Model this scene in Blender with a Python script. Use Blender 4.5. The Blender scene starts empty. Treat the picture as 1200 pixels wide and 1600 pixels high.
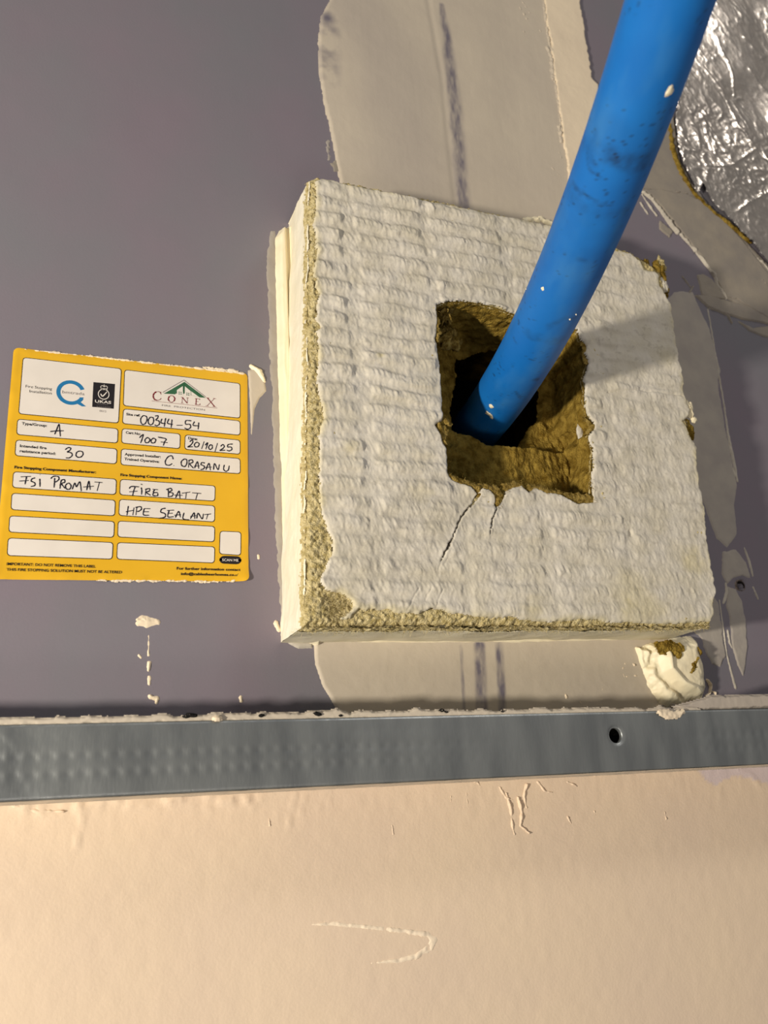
import bpy, math, random
import numpy as np
random.seed(7)
rng = np.random.default_rng(11)

# ------------------------------------------------------------------ camera, world, lights, exposure
S = 1.0555e-3                      # metres per working unit (about 1 mm); X right, Z up, H out of the wall
F = 1463.2                         # focal length in pixels of the 1200x1600 frame
CAMH = 360.0                       # the camera stands this far off the wall, above (0,0)
AX = np.array([0.92823707, 0.06020997, 0.36708405])     # wall right, in camera axes
AU = np.array([-0.06178946, -0.94814863, 0.31176312])   # wall up
AN = np.array([0.36682149, -0.31207201, -0.87638636])   # wall normal
C = bpy.context.scene.collection
SC = bpy.context.scene

def w3(x, z, h=0.0):
    return (x * S, -h * S, z * S)

cam = bpy.data.cameras.new('camera')
camo = bpy.data.objects.new('camera', cam)
C.objects.link(camo)
cam.sensor_fit = 'VERTICAL'
cam.sensor_height = 36.0
cam.lens = F / 1600 * 36.0
cam.clip_start = 0.005
cam.clip_end = 20
cam.dof.use_dof = True
cam.dof.focus_distance = 0.41
cam.dof.aperture_fstop = 15.0
from mathutils import Matrix, Vector
def cam2w(c):
    return Vector((float(AX @ c), -float(AN @ c), float(AU @ c)))
r_ = cam2w(np.array([1., 0, 0])); u_ = cam2w(np.array([0, -1., 0])); b_ = cam2w(np.array([0, 0, -1.]))
mw = Matrix((r_, u_, b_)).transposed().to_4x4()
mw.translation = Vector(w3(0, 0, CAMH))
camo.matrix_world = mw
SC.camera = camo

world = bpy.data.worlds.new('room_light')
SC.world = world
world.use_nodes = True
bg = world.node_tree.nodes['Background']
bg.inputs[0].default_value = (1.0, 0.95, 0.90, 1)
bg.inputs[1].default_value = 0.20

def lamp(name, pos, target, size, power, col, sy=None):
    l = bpy.data.lights.new(name, 'AREA')
    l.shape = 'DISK' if sy is None else 'RECTANGLE'
    l.size = size
    if sy: l.size_y = sy
    l.energy = power
    l.color = col
    o = bpy.data.objects.new(name, l)
    C.objects.link(o)
    p = Vector(w3(*pos)); t = Vector(w3(*target))
    o.location = p
    o.rotation_euler = (t - p).to_track_quat('-Z', 'Y').to_euler()
    return o
# warm site lamp low on the left, a little below the batt; a weaker general light of the room behind the camera
lamp('site_lamp', (-600, -75, 430), (190, 120, 0), 0.06, 9.6, (1.0, 0.91, 0.76))
lamp('room_lamp', (920, 1560, 1170), (250, 200, 0), 0.4, 6.5, (1.0, 0.95, 0.88))
lamp('low_fill_lamp', (-100, -1100, 1300), (190, 100, 0), 0.4, 3.5, (1.0, 0.90, 0.80))  # added unseen fill, low in front, to brighten the batt's underside

SC.view_settings.view_transform = 'Standard'
SC.view_settings.look = 'None'
SC.view_settings.gamma = 1.0
SC.view_settings.use_curve_mapping = False
SC.view_settings.exposure = -0.08

# ------------------------------------------------------------------ helpers
def W(px, py, h=0.0):
    """pixel of the photograph -> (X, Z) on the plane H=h"""
    r = np.array([px - 600.0, py - 800.0, F])
    p = r * ((CAMH - h) / (-(r @ AN)))
    return float(p @ AX), float(p @ AU)

def WP(pts, h=0.0):
    return np.array([W(a, b, h) for a, b in pts])

def lin(r, g, b):
    f = lambda c: (c / 255 / 12.92) if c <= 10 else ((c / 255 + 0.055) / 1.055) ** 2.4
    return (f(r), f(g), f(b), 1)

def _hash(i, j, seed):
    n = (i.astype(np.int64) * 374761393 + j.astype(np.int64) * 668265263 + seed * 974634777) & 0xffffffff
    n = ((n ^ (n >> 13)) * 1274126177) & 0xffffffff
    n = n ^ (n >> 16)
    return (n & 0xffff) / 65535.0

def vnoise(x, z, seed=0):
    i = np.floor(x); j = np.floor(z)
    fx = x - i; fz = z - j
    fx = fx * fx * fx * (fx * (fx * 6 - 15) + 10); fz = fz * fz * fz * (fz * (fz * 6 - 15) + 10)
    i = i.astype(np.int64); j = j.astype(np.int64)
    a = _hash(i, j, seed); b = _hash(i + 1, j, seed); c = _hash(i, j + 1, seed); d = _hash(i + 1, j + 1, seed)
    return (a + (b - a) * fx) * (1 - fz) + (c + (d - c) * fx) * fz      # 0..1

def fbm(x, z, s, octv=4, seed=0, gain=0.5):
    """centred fractal noise, about -1..1; s = feature size"""
    t = np.zeros(np.broadcast(x, z).shape); a = 1.0; n = 0.0
    X = x / s; Z = z / s
    for k in range(octv):
        t = t + a * (vnoise(X, Z, seed + k * 17) * 2 - 1); n += a
        a *= gain; X = X * 2.03 + 11.3; Z = Z * 2.03 + 5.7
    return t / n * 1.6

def ridged(x, z, s, octv=4, seed=0):
    t = 0; a = 1.0; n = 0; X = x / s; Z = z / s
    for k in range(octv):
        t = t + a * (1 - np.abs(vnoise(X, Z, seed + k * 31) * 2 - 1)); n += a
        a *= 0.5; X = X * 2.1 + 3.1; Z = Z * 2.1 + 7.7
    return t / n

def sdf_poly(x, z, P):
    """signed distance, positive inside"""
    P = np.asarray(P, float); n = len(P)
    d = np.full(x.shape, 1e18); inside = np.zeros(x.shape, bool)
    for i in range(n):
        ax, az = P[i]; bx, bz = P[(i + 1) % n]
        ex, ez = bx - ax, bz - az
        L = ex * ex + ez * ez + 1e-12
        t = np.clip(((x - ax) * ex + (z - az) * ez) / L, 0, 1)
        d = np.minimum(d, (x - ax - ex * t) ** 2 + (z - az - ez * t) ** 2)
        c = ((az > z) != (bz > z))
        if abs(ez) > 1e-12:
            inside ^= c & (x < (bx - ax) * (z - az) / (bz - az) + ax)
    d = np.sqrt(d)
    return np.where(inside, d, -d)

def dist_line(x, z, P, w=None):
    """(distance, width at the nearest point) to a polyline"""
    P = np.asarray(P, float)
    d = np.full(x.shape, 1e18); ww = np.zeros(x.shape)
    w = np.ones(len(P)) if w is None else np.broadcast_to(np.asarray(w, float), (len(P),))
    for i in range(len(P) - 1):
        ax, az = P[i]; bx, bz = P[i + 1]
        ex, ez = bx - ax, bz - az
        L = ex * ex + ez * ez + 1e-12
        t = np.clip(((x - ax) * ex + (z - az) * ez) / L, 0, 1)
        dd = np.hypot(x - ax - ex * t, z - az - ez * t)
        m = dd < d
        d = np.where(m, dd, d); ww = np.where(m, w[i] + (w[i + 1] - w[i]) * t, ww)
    return d, ww

def smooth(a, b, x):
    t = np.clip((x - a) / (b - a), 0, 1)
    return t * t * (3 - 2 * t)

def link(o, parent=None, base=None):
    C.objects.link(o)
    if parent is not None:
        o.parent = parent
    return o

def mesh_np(name, V, Q, mat, parent=None, shade=True, attrs=None, tris=False):
    """V (n,3) in working units (X,Z,H); Q (m,4) or (m,3) vertex indices"""
    V = np.asarray(V, float); Q = np.asarray(Q, np.int32)
    co = np.stack([V[:, 0] * S, -V[:, 2] * S, V[:, 1] * S], 1)
    if parent is not None:
        L = np.array(ORIG[parent.name]); co = co - L
    me = bpy.data.meshes.new(name)
    k = Q.shape[1]
    me.vertices.add(len(co)); me.vertices.foreach_set('co', co.astype(np.float32).ravel())
    me.loops.add(Q.size); me.loops.foreach_set('vertex_index', Q.ravel())
    me.polygons.add(len(Q)); me.polygons.foreach_set('loop_start', np.arange(0, Q.size, k, dtype=np.int32))
    if shade: me.polygons.foreach_set('use_smooth', np.ones(len(Q), bool))
    me.update(calc_edges=True)
    for an, av in (attrs or {}).items():
        a = me.attributes.new(an, 'FLOAT', 'POINT'); a.data.foreach_set('value', np.asarray(av, np.float32).ravel())
    me.materials.append(mat)
    return link(bpy.data.objects.new(name, me), parent)

ORIG = {}
def origin_of(o, loc):
    ORIG[o.name] = loc

def field(name, box, res, fn, mat, parent=None, plane=None, back=None):
    """height field over box=(x0,z0,x1,z1); fn(x,z)->(h, keep, attrs); plane maps (x,z,h)->(X,Z,H)"""
    nx = max(2, int(round((box[2] - box[0]) / res)) + 1); nz = max(2, int(round((box[3] - box[1]) / res)) + 1)
    x, z = np.meshgrid(np.linspace(box[0], box[2], nx), np.linspace(box[1], box[3], nz))
    h, keep, at = fn(x, z)
    idx = np.arange(nx * nz).reshape(nz, nx)
    q = np.stack([idx[:-1, :-1], idx[:-1, 1:], idx[1:, 1:], idx[1:, :-1]], -1).reshape(-1, 4)
    if keep is not None:
        k = keep.ravel(); q = q[k[q].all(1)]
    V = np.stack([x.ravel(), z.ravel(), h.ravel()], 1)
    flip = False
    if plane:
        X, Z, H = plane(V[:, 0], V[:, 1], V[:, 2]); V = np.stack([X, Z, H], 1)
    used = np.zeros(len(V), bool); used[q.ravel()] = True
    mp = np.cumsum(used) - 1
    q = mp[q]; V = V[used]
    at = {a: np.broadcast_to(v, x.shape).ravel()[used] for a, v in (at or {}).items()}
    return mesh_np(name, V, q, mat, parent, True, at)

def bounds(P, m):
    P = np.asarray(P); return (P[:, 0].min() - m, P[:, 1].min() - m, P[:, 0].max() + m, P[:, 1].max() + m)

def blob(name, pts, thick, mat, parent=None, res=0.5, edge=1.0, jag=0.4, jags=2.0, rough=0.08, rs=2.5, seed=0, h0=0.0,
         extra=None, base=-0.15, px=True, attrs=None):
    """a layer of stuff smeared on the wall inside the outline pts (photo pixels): feathered rim, its own thickness"""
    P = WP(pts, h0) if px else np.asarray(pts, float)
    def fn(x, z):
        d = sdf_poly(x, z, P) + jag * fbm(x, z, jags, 3, seed + 5)
        h = h0 + base + (thick - base) * smooth(-0.05, edge, d) + rough * fbm(x, z, rs, 4, seed) * smooth(0, edge, d)
        if extra is not None: h = h + extra(x, z) * smooth(-0.05, edge, d)
        at = {k: v(x, z) for k, v in (attrs or {}).items()}
        return h, d > -1.2 * res, at
    return field(name, bounds(P, 1.5 + jag), res, fn, mat, parent)

def stroke(name, pts, widths, thick, mat, parent=None, res=0.3, jag=0.25, seed=0, h0=0.0, sharp=1.0):
    """a ridge or drip following a line of photo pixels; widths in mm"""
    P = WP(pts, h0); w = np.broadcast_to(np.asarray(widths, float), (len(P),))
    m = float(w.max()) + 1.0
    def fn(x, z):
        d, ww = dist_line(x, z, P, w)
        t = 1 - (d + jag * fbm(x, z, 1.6, 3, seed)) / np.maximum(ww, 0.05)
        h = h0 - 0.12 + (thick + 0.12) * np.sqrt(np.clip(t, 0, 1)) ** sharp * (0.8 + 0.3 * fbm(x, z, 2.5, 2, seed + 3))
        return h, t > -res * 1.3 / np.maximum(ww, 0.05), {}
    return field(name, bounds(P, m), res, fn, mat, parent)

def thing(name, label, cat, loc, group=None):
    o = bpy.data.objects.new(name, None); C.objects.link(o)
    o.empty_display_size = 0.01
    o.location = w3(*loc); o['label'] = label; o['category'] = cat
    if group: o['group'] = group
    ORIG[o.name] = w3(*loc)
    return o

def tag(o, label, cat, group=None):
    o['label'] = label; o['category'] = cat
    if group: o['group'] = group
    return o

def struct(o):
    o['kind'] = 'structure'; ORIG[o.name] = (0, 0, 0); return o

# ------------------------------------------------------------------ materials
def mat(name, col, col2=None, rough=0.8, nscale=60, bump=0.0, bscale=400, metal=0.0, spec=0.3, attr=None, attr_col=None,
        attr2=None, attr2_col=None, stretch=None, ndetail=4, mixlo=0.35, mixhi=0.65, bdist=0.0004, sheen=0, rough_var=0):
    m = bpy.data.materials.new(name); m.use_nodes = True
    nt = m.node_tree; N = nt.nodes; L = nt.links
    b = N['Principled BSDF']
    b.inputs['Roughness'].default_value = rough
    b.inputs['Metallic'].default_value = metal
    b.inputs['Specular IOR Level'].default_value = spec
    tc = N.new('ShaderNodeTexCoord'); mp = N.new('ShaderNodeMapping')
    L.new(tc.outputs['Object'], mp.inputs[0])
    if stretch: mp.inputs['Scale'].default_value = stretch
    out = None
    if col2 is not None:
        n = N.new('ShaderNodeTexNoise'); n.inputs['Scale'].default_value = nscale; n.inputs['Detail'].default_value = ndetail
        L.new(mp.outputs[0], n.inputs['Vector'])
        rp = N.new('ShaderNodeMapRange'); rp.inputs[1].default_value = mixlo; rp.inputs[2].default_value = mixhi
        L.new(n.outputs[0], rp.inputs[0])
        mx = N.new('ShaderNodeMix'); mx.data_type = 'RGBA'
        mx.inputs[6].default_value = col; mx.inputs[7].default_value = col2
        L.new(rp.outputs[0], mx.inputs[0]); out = mx.outputs[2]
    for a, ac in ((attr, attr_col), (attr2, attr2_col)):
        if a:
            at = N.new('ShaderNodeAttribute'); at.attribute_name = a
            mx = N.new('ShaderNodeMix'); mx.data_type = 'RGBA'
            if out is None: mx.inputs[6].default_value = col
            else: L.new(out, mx.inputs[6])
            mx.inputs[7].default_value = ac
            L.new(at.outputs['Fac'], mx.inputs[0]); out = mx.outputs[2]
    if out is None: b.inputs['Base Color'].default_value = col
    else: L.new(out, b.inputs['Base Color'])
    if bump > 0:
        n = N.new('ShaderNodeTexNoise'); n.inputs['Scale'].default_value = bscale; n.inputs['Detail'].default_value = 5
        L.new(mp.outputs[0], n.inputs['Vector'])
        bp = N.new('ShaderNodeBump'); bp.inputs['Strength'].default_value = bump; bp.inputs['Distance'].default_value = bdist
        L.new(n.outputs[0], bp.inputs['Height']); L.new(bp.outputs[0], b.inputs['Normal'])
    if rough_var:
        n = N.new('ShaderNodeTexNoise'); n.inputs['Scale'].default_value = nscale * 2
        L.new(mp.outputs[0], n.inputs['Vector'])
        rp = N.new('ShaderNodeMapRange'); rp.inputs[3].default_value = rough - rough_var; rp.inputs[4].default_value = rough + rough_var
        L.new(n.outputs[0], rp.inputs[0]); L.new(rp.outputs[0], b.inputs['Roughness'])
    return m

MAUVE = lin(136, 128, 140)
M = {}
M['board'] = mat('grey_board_paper', lin(131, 121, 132), lin(125, 123, 131), 0.75, 14, 0.15, 900, spec=0.25, ndetail=5)
M['skim'] = mat('joint_compound', lin(208, 196, 178), lin(202, 190, 174), 0.8, 25, 0.15, 700, attr='thin', attr_col=lin(118, 112, 124))
M['cream'] = mat('thick_cream_compound', lin(246, 228, 200), lin(238, 220, 194), 0.7, 30, 0.12, 500)
M['lower'] = mat('cream_plaster', lin(234, 212, 186), lin(228, 206, 184), 0.8, 12, 0.25, 800, attr='pale', attr_col=lin(216, 200, 200), attr2='scratch', attr2_col=lin(248, 232, 210))
M['smear'] = mat('greyish_smear', lin(162, 152, 138), lin(146, 138, 130), 0.7, 60, 0.2, 500)
M['ridge'] = mat('pale_smear_ridge', lin(204, 196, 182), lin(186, 178, 166), 0.65, 80, 0.1, 500)
M['smear_thin'] = mat('thin_grey_smear', lin(176, 168, 158), lin(164, 156, 150), 0.7, 80, 0.2, 500)
M['sealant'] = mat('white_acrylic_sealant', lin(252, 242, 212), lin(250, 236, 202), 0.45, 60, 0.15, 500, spec=0.4)
M['coat'] = mat('white_batt_coating', lin(220, 213, 200), lin(210, 202, 184), 0.75, 90, 0.35, 900, attr='wool', attr_col=lin(70, 56, 34),
                attr2='stain', attr2_col=lin(205, 190, 130))
M['sidecoat'] = mat('side_coating', lin(244, 238, 220), lin(236, 228, 204), 0.7, 60, 0.35, 500)
M['botcoat'] = mat('underside_coating', lin(236, 228, 204), lin(222, 214, 184), 0.7, 60, 0.35, 500)
M['wool'] = mat('mineral_wool', lin(176, 148, 70), lin(108, 84, 28), 0.95, 260, 1.0, 1200, spec=0.05, bdist=0.0012, mixlo=0.3, mixhi=0.7)
M['wool_pale'] = mat('pale_mineral_wool', lin(230, 214, 166), lin(184, 166, 112), 0.95, 500, 1.0, 1500, spec=0.05, bdist=0.001)
M['wool_dark'] = mat('shaded_mineral_wool', lin(96, 74, 24), lin(50, 36, 10), 0.95, 200, 1.0, 1000, spec=0.03, bdist=0.0012)  # darker copy of the wool: the tunnel's shade put into the colour
M['steel'] = mat('galvanised_steel', lin(176, 180, 180), lin(150, 154, 156), 0.42, 120, 0.2, 900, metal=0.85, stretch=(1, 1, 0.25), rough_var=0.1)
M['steel_dark'] = mat('steel_inside', lin(60, 60, 62), None, 0.6, metal=0.5)
M['foil'] = mat('aluminium_foil', lin(220, 210, 200), lin(206, 198, 190), 0.27, 200, 0.2, 1500, metal=1.0, bdist=0.0003)
M['black'] = mat('black_debris', lin(22, 20, 20), None, 0.9)
M['dark'] = mat('void_shade', lin(26, 22, 20), None, 0.95)  # near-black that stands in for shade inside hollows
M['yellow'] = mat('yellow_vinyl', lin(234, 182, 36), lin(228, 176, 32), 0.42, 40, 0.05, 300, spec=0.5)
M['white'] = mat('white_print', lin(232, 224, 216), lin(226, 218, 210), 0.5, 60, spec=0.4)
M['ink'] = mat('black_print', lin(34, 30, 34), None, 0.5)
M['pen'] = mat('marker_ink', lin(26, 24, 38), None, 0.5)
M['qblue'] = mat('blue_print', lin(34, 118, 172), None, 0.5)
M['green'] = mat('green_print', lin(46, 92, 62), lin(60, 108, 78), 0.5, 300)
M['red'] = mat('dark_red_print', lin(122, 26, 36), None, 0.5)
M['grey_print'] = mat('grey_print', lin(120, 112, 112), None, 0.5)

def pipe_mat():
    m = mat('blue_polyethylene', lin(18, 114, 198), lin(10, 102, 186), 0.5, 30, 0.12, 250, spec=0.35, mixlo=0.3, mixhi=0.7,
            attr='scuff', attr_col=lin(20, 44, 78), attr2='pale', attr2_col=lin(72, 140, 200))
    return m
M['pipe'] = pipe_mat()

# ------------------------------------------------------------------ the wall
SC.unit_settings.system = 'METRIC'
HOLEP = np.array([(160, 120), (262, 120), (262, 235), (160, 235)], float)     # opening in the board behind the batt
screw = W(1157, 915)
def wall_fn(x, z):
    h = 0.10 * fbm(x, z, 25, 3, 3) + 0.025 * fbm(x, z, 2.2, 3, 9)
    ds = np.hypot(x - screw[0], z - screw[1]) + 0.3 * fbm(x, z, 1.5, 2, 4)
    h = h - 4.0 * smooth(2.6, 1.6, ds) + 0.25 * np.exp(-((ds - 3.2) / 0.7) ** 2)
    keep = ~((x > 162) & (x < 260) & (z > 124) & (z < 232)) & (z > 8)
    return h, keep, {}
wall = field('wall_back', (-260, 8, 700, 700), 2.2, wall_fn, M['board'])
struct(wall)
# finer board around the screw hole
def bits(fn): return fn
o = field('screw_hole', (screw[0] - 3.2, screw[1] - 3.2, screw[0] + 3.2, screw[1] + 3.2), 0.25,
          lambda x, z: (0.35 - 5.0 * smooth(2.5, 1.7, np.hypot(x - screw[0], z - screw[1]) + 0.4 * fbm(x, z, 1.2, 3, 4))
                        - 0.8 * smooth(2.6, 3.2, np.hypot(x - screw[0], z - screw[1]) + 0.3 * fbm(x, z, 1.2, 3, 4)), None,
                        {'thin': smooth(2.9, 2.2, np.hypot(x - screw[0], z - screw[1]))}),  # here the mask paints the shade inside the hole near-black
          mat('torn_paper', lin(150, 136, 128), lin(110, 98, 90), 0.9, 600, attr='thin', attr_col=lin(30, 26, 24)), wall)

# joint compound strip, upper and lower stretch
def thin_up(x, z):
    P = WP([(690, 10), (700, 80), (712, 200), (724, 340)])
    d, ww = dist_line(x + 0.5 * fbm(x, z, 12, 2, 8), z, P, [1.5, 3.4, 4.0, 4.2])
    s = smooth(1.5, 0.2, d / ww) * 0.95 * (0.75 + 0.35 * fbm(x * 4, z, 6, 3, 2))
    P2 = WP([(694, 240), (708, 330)])
    P3 = WP([(512, 30), (512, 120)])
    d3, _ = dist_line(x, z, P3)
    s3 = smooth(10, 0, d3) * (0.35 + 0.6 * fbm(x, z, 8, 4, 6))
    P4 = WP([(560, 0), (620, 120), (640, 330)])
    d4, _ = dist_line(x, z, P4)
    s4 = smooth(34, 6, d4) * 0.22
    return np.clip(np.maximum(np.maximum(s, s3), s4), 0, 1)
def groove_up(x, z):
    P = WP([(668, 0), (690, 120), (712, 330)])
    d, _ = dist_line(x, z, P)
    a = -0.35 * smooth(3, 0, d)
    # the hump beside the joint
    P = WP([(745, 0), (770, 330)])
    d, _ = dist_line(x, z, P)
    return a + 0.5 * smooth(22, 0, d) + 0.02 * fbm(x * 5, z * 0.5, 8, 3, 3)
blob('joint_compound', [(530, -260), (518, -60), (515, 0), (501, 25), (497, 62), (498, 112), (505, 160), (516, 205), (524, 250), (530, 282), (530, 420),
                        (900, 420), (915, 200), (905, 100), (880, 0), (870, -260)], 0.9, M['skim'], wall, 0.8, 1.3, 0.25, 2, 0.06, 6, 21,
     extra=groove_up, attrs={'thin': thin_up})
def thin_lo(x, z):
    t = 0
    for p, w, k in (([(748, 1010), (752, 1112)], 2.7, 0.95), ([(779, 1010), (784, 1112)], 2.0, 0.9), ([(719, 1010), (724, 1112)], 0.8, 0.5)):
        d, _ = dist_line(x, z, WP(p))
        t = np.maximum(t, k * smooth(1.35, 0.5, d / w) * (0.8 + 0.45 * fbm(x * 3, z, 5, 3, 31)))
    return np.clip(t, 0, 1)
blob('joint_compound', [(488, 940), (489, 1002), (492, 1040), (503, 1072), (518, 1096), (532, 1122), (540, 1150), (1060, 1150), (1060, 1060), (1030, 940)],
     0.8, M['skim'], wall, 0.6, 1.2, 0.15, 2, 0.06, 5, 33, attrs={'thin': thin_lo})
# thicker cream layer at its right
blob('joint_compound', [(830, -260), (842, -60), (848, 0), (851, 40), (858, 70), (862, 110), (868, 150), (876, 210), (884, 262), (886, 300), (880, 345), (900, 400), (960, 330), (985, 250),
                        (965, 175), (936, 146), (933, 134), (924, 127), (917, 80), (909, 30), (904, 0), (895, -60), (880, -260)], 2.0, M['cream'], wall, 0.45, 1.0, 0.5, 3, 0.12, 7, 41,
     attrs={'thin': lambda x, z: x * 0})
for k, (p, w, t) in enumerate([
        ([(848, 5), (852, 38), (857, 72), (862, 84)], 1.1, 2.4), ([(853, 76), (860, 90), (862, 124)], 1.9, 2.3),
        ([(864, 120), (870, 160), (876, 205)], 0.9, 2.1), ([(872, 200), (876, 222)], 1.8, 2.4),
        ([(855, 256), (868, 272), (880, 282), (884, 290)], 0.6, 1.3), ([(872, 240), (880, 262), (883, 280)], 0.6, 1.5)]):
    stroke('compound_ridge', p, w, t * 0.9, M['skim'], wall, 0.3, 0.3, 60 + k)
for k, (p, w, t) in enumerate([
        ([(814, 2), (826, 22)], 0.9, 1.5), ([(811, 14), (822, 32)], 0.8, 1.5), ([(809, 48), (813, 52)], 0.8, 1.4), ([(817, 52), (819, 54)], 0.6, 1.3),
        ([(841, 28), (848, 34)], 0.7, 1.4), ([(842, 47), (843, 51)], 0.7, 1.4), ([(790, 208), (792, 214)], 0.7, 1.3), ([(749, 20), (748, 40)], 0.6, 1.2),
        ([(588, 284), (591, 290)], 0.6, 1.2), ([(820, 345), (845, 344), (860, 352)], 2.4, 2.6)]):
    stroke('compound_blob', p, w, t, M['cream'] if k in (8,) else M['skim'] if k < 9 else M['sealant'], wall, 0.3, 0.3, 80 + k)
# ragged smear left of the strip just over the batt
stroke('compound_blob', [(512, 222), (513, 250)], [1.2, 0.7], 0.3, M['smear_thin'], wall, 0.35, 0.9, 91)
blob('compound_smear', [(516, 255), (526, 246), (531, 270), (522, 268)], 0.35, M['smear'], wall, 0.4, 0.6, 0.5, 2, seed=92)

# compound between the foil and the board, upper right
blob('compound_smear', [(1000, 296), (1010, 240), (1052, 180), (1062, 250), (1080, 285), (1105, 318), (1150, 362), (1215, 430), (1260, 500), (1260, 540), (1200, 492), (1160, 480), (1134, 468),
                        (1118, 440), (1098, 408), (1064, 366), (1036, 330)], 0.9, M['smear'], wall, 0.45, 0.9, 0.3, 3, 0.05, 5, 101)
blob('compound_smear', [(1004, 298), (1030, 296), (1052, 302), (1070, 303), (1082, 309), (1100, 318), (1150, 366), (1200, 430), (1200, 500), (1150, 470), (1134, 466), (1100, 410), (1066, 368), (1030, 322)],
     1.3, M['smear'], wall, 0.45, 0.6, 0.35, 2, 0.05, 5, 103)
for k, (p, w, t) in enumerate([
        ([(1002, 300), (1018, 312), (1034, 332), (1048, 352), (1058, 364)], [0.7, 1.0, 1.6, 1.9, 1.6], 2.2),
        ([(1003, 304), (1014, 322), (1026, 338)], [0.5, 0.8, 0.5], 1.2), ([(1000, 317), (1012, 335)], [0.5, 0.8], 1.0),
        ([(1062, 366), (1082, 388), (1098, 408), (1115, 430), (1121, 446), (1134, 466)], [0.7, 0.7, 1.0, 0.8, 1.2, 1.3], 2.0),
        ([(1004, 296), (1030, 299), (1040, 302), (1048, 300), (1070, 303), (1084, 310)], 0.5, 1.7),
        ([(1182, 405), (1192, 414), (1202, 426)], [0.9, 1.2, 1.4], 2.0), ([(1188, 438), (1200, 452)], 0.8, 1.9),
        ([(1066, 432), (1079, 449)], 0.45, 0.7), ([(1077, 458), (1083, 448)], 0.5, 0.8)]):
    stroke('compound_ridge', p, np.asarray(w) * 0.75, t, M['ridge'] if k in (0, 1, 2, 3, 5) else M['smear'], wall, 0.28, 0.2, 110 + k)
blob('compound_smear', [(1052, 362), (1046, 372), (1030, 358), (1030, 344)], 0.7, M['smear'], wall, 0.4, 0.6, 0.3, 2, seed=121)
blob('compound_smear', [(1089, 430), (1098, 428), (1112, 436), (1124, 452), (1136, 468), (1110, 466), (1096, 462)], 0.6, M['smear'], wall, 0.4, 0.5, 0.15, 2, seed=122)
blob('compound_smear', [(1084, 461), (1104, 461), (1150, 474), (1215, 488), (1215, 512), (1190, 505), (1160, 500), (1128, 490), (1104, 480)], 1.0, M['smear'], wall, 0.4, 0.8, 0.2, 3, seed=123)
blob('compound_smear', [(1150, 500), (1175, 512), (1215, 508), (1215, 530), (1196, 528), (1170, 518)], 0.9, M['smear'], wall, 0.4, 0.8, 0.2, 3, seed=124)
stroke('compound_ridge', [(1107, 482), (1125, 486), (1137, 493), (1143, 505)], [0.5, 0.7, 0.8, 0.5], 1.2, M['smear'], wall, 0.3, 0.15, 125)
# smear down the right side of the batt
blob('compound_smear', [(1040, 470), (1052, 456), (1066, 454), (1082, 456), (1090, 474), (1098, 492), (1110, 515), (1118, 560), (1124, 610), (1134, 670), (1146, 730), (1152, 758),
                        (1148, 790), (1152, 835), (1136, 858), (1118, 842), (1100, 790), (1070, 740), (1020, 700)], 0.55, M['smear_thin'], wall, 0.55, 1.6, 0.3, 4, 0.04, 5, 131)
for k, (p, w, t) in enumerate([
        ([(1106, 484), (1114, 530), (1120, 566), (1130, 626), (1138, 680), (1148, 728), (1152, 752)], [0.3, 0.4, 0.4, 0.5, 0.8, 1.0, 0.6], 1.0),
        ([(1134, 690), (1142, 730), (1150, 744)], [0.4, 1.2, 0.8], 0.7),
        ([(1163, 856), (1171, 878), (1176, 900)], [0.3, 0.9, 0.5], 0.9), ([(1177, 918), (1184, 936)], [0.7, 0.6], 0.9),
        ([(1134, 912), (1136, 926), (1130, 942)], [0.6, 1.2, 0.7], 0.8), ([(1137, 985), (1140, 1004), (1144, 1012)], [0.4, 0.6, 0.3], 0.8),
        ([(1136, 1024), (1142, 1048), (1149, 1074)], [0.3, 0.8, 1.0], 0.7), ([(1124, 938), (1130, 980), (1136, 1024)], 0.4, 0.7)]):
    stroke('compound_ridge', p, w, t * 0.7, M['ridge'], wall, 0.28, 0.12, 140 + k)
blob('compound_smear', [(1128, 862), (1150, 858), (1166, 878), (1174, 906), (1160, 900), (1146, 904), (1136, 912), (1126, 896)], 0.5, M['smear_thin'], wall, 0.4, 1.0, 0.4, 3, seed=151)
blob('compound_smear', [(1136, 915), (1150, 920), (1160, 940), (1166, 975), (1168, 1010), (1162, 1062), (1152, 1040), (1144, 1012), (1140, 970), (1134, 945)], 0.5, M['smear_thin'], wall, 0.4, 0.8, 0.3, 3, seed=152)
blob('compound_smear', [(1080, 985), (1112, 930), (1122, 940), (1128, 985), (1134, 1025), (1126, 1044), (1112, 1038), (1102, 1020), (1096, 1000)], 0.45, M['smear_thin'], wall, 0.4, 0.7, 0.5, 3, seed=153)
blob('compound_smear', [(1104, 505), (1100, 560), (1112, 566), (1120, 600), (1126, 580), (1116, 540)], 0.3, M['smear_thin'], wall, 0.4, 0.6, 0.2, 3, seed=154)

# dabs of paint and drips on the board at the left
for k, (p, w, t) in enumerate([
        ([(214, 968), (222, 966), (228, 970)], [0.4, 1.4, 1.5], 0.8), ([(216, 974), (230, 972), (246, 972)], [1.2, 2.4, 1.3], 0.7),
        ([(232, 992), (232, 1024)], [0.2, 0.25], 0.2), ([(233, 1036), (232, 1047)], [0.7, 0.5], 0.6), ([(233, 1058), (233, 1068)], [0.5, 0.5], 0.5),
        ([(234, 1088), (245, 1092), (244, 1098)], [0.6, 0.9, 0.5], 0.7), ([(376, 1090), (377, 1096)], [0.8, 0.4], 0.6), ([(217, 1024), (220, 1027)], 0.5, 0.4),
        ([(403, 868), (404, 872)], 0.5, 0.4), ([(431, 973), (436, 984)], [0.8, 1.0], 0.8)]):
    stroke('paint_dab', p, w, t, M['cream'], wall, 0.22, 0.25, 160 + k)
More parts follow.
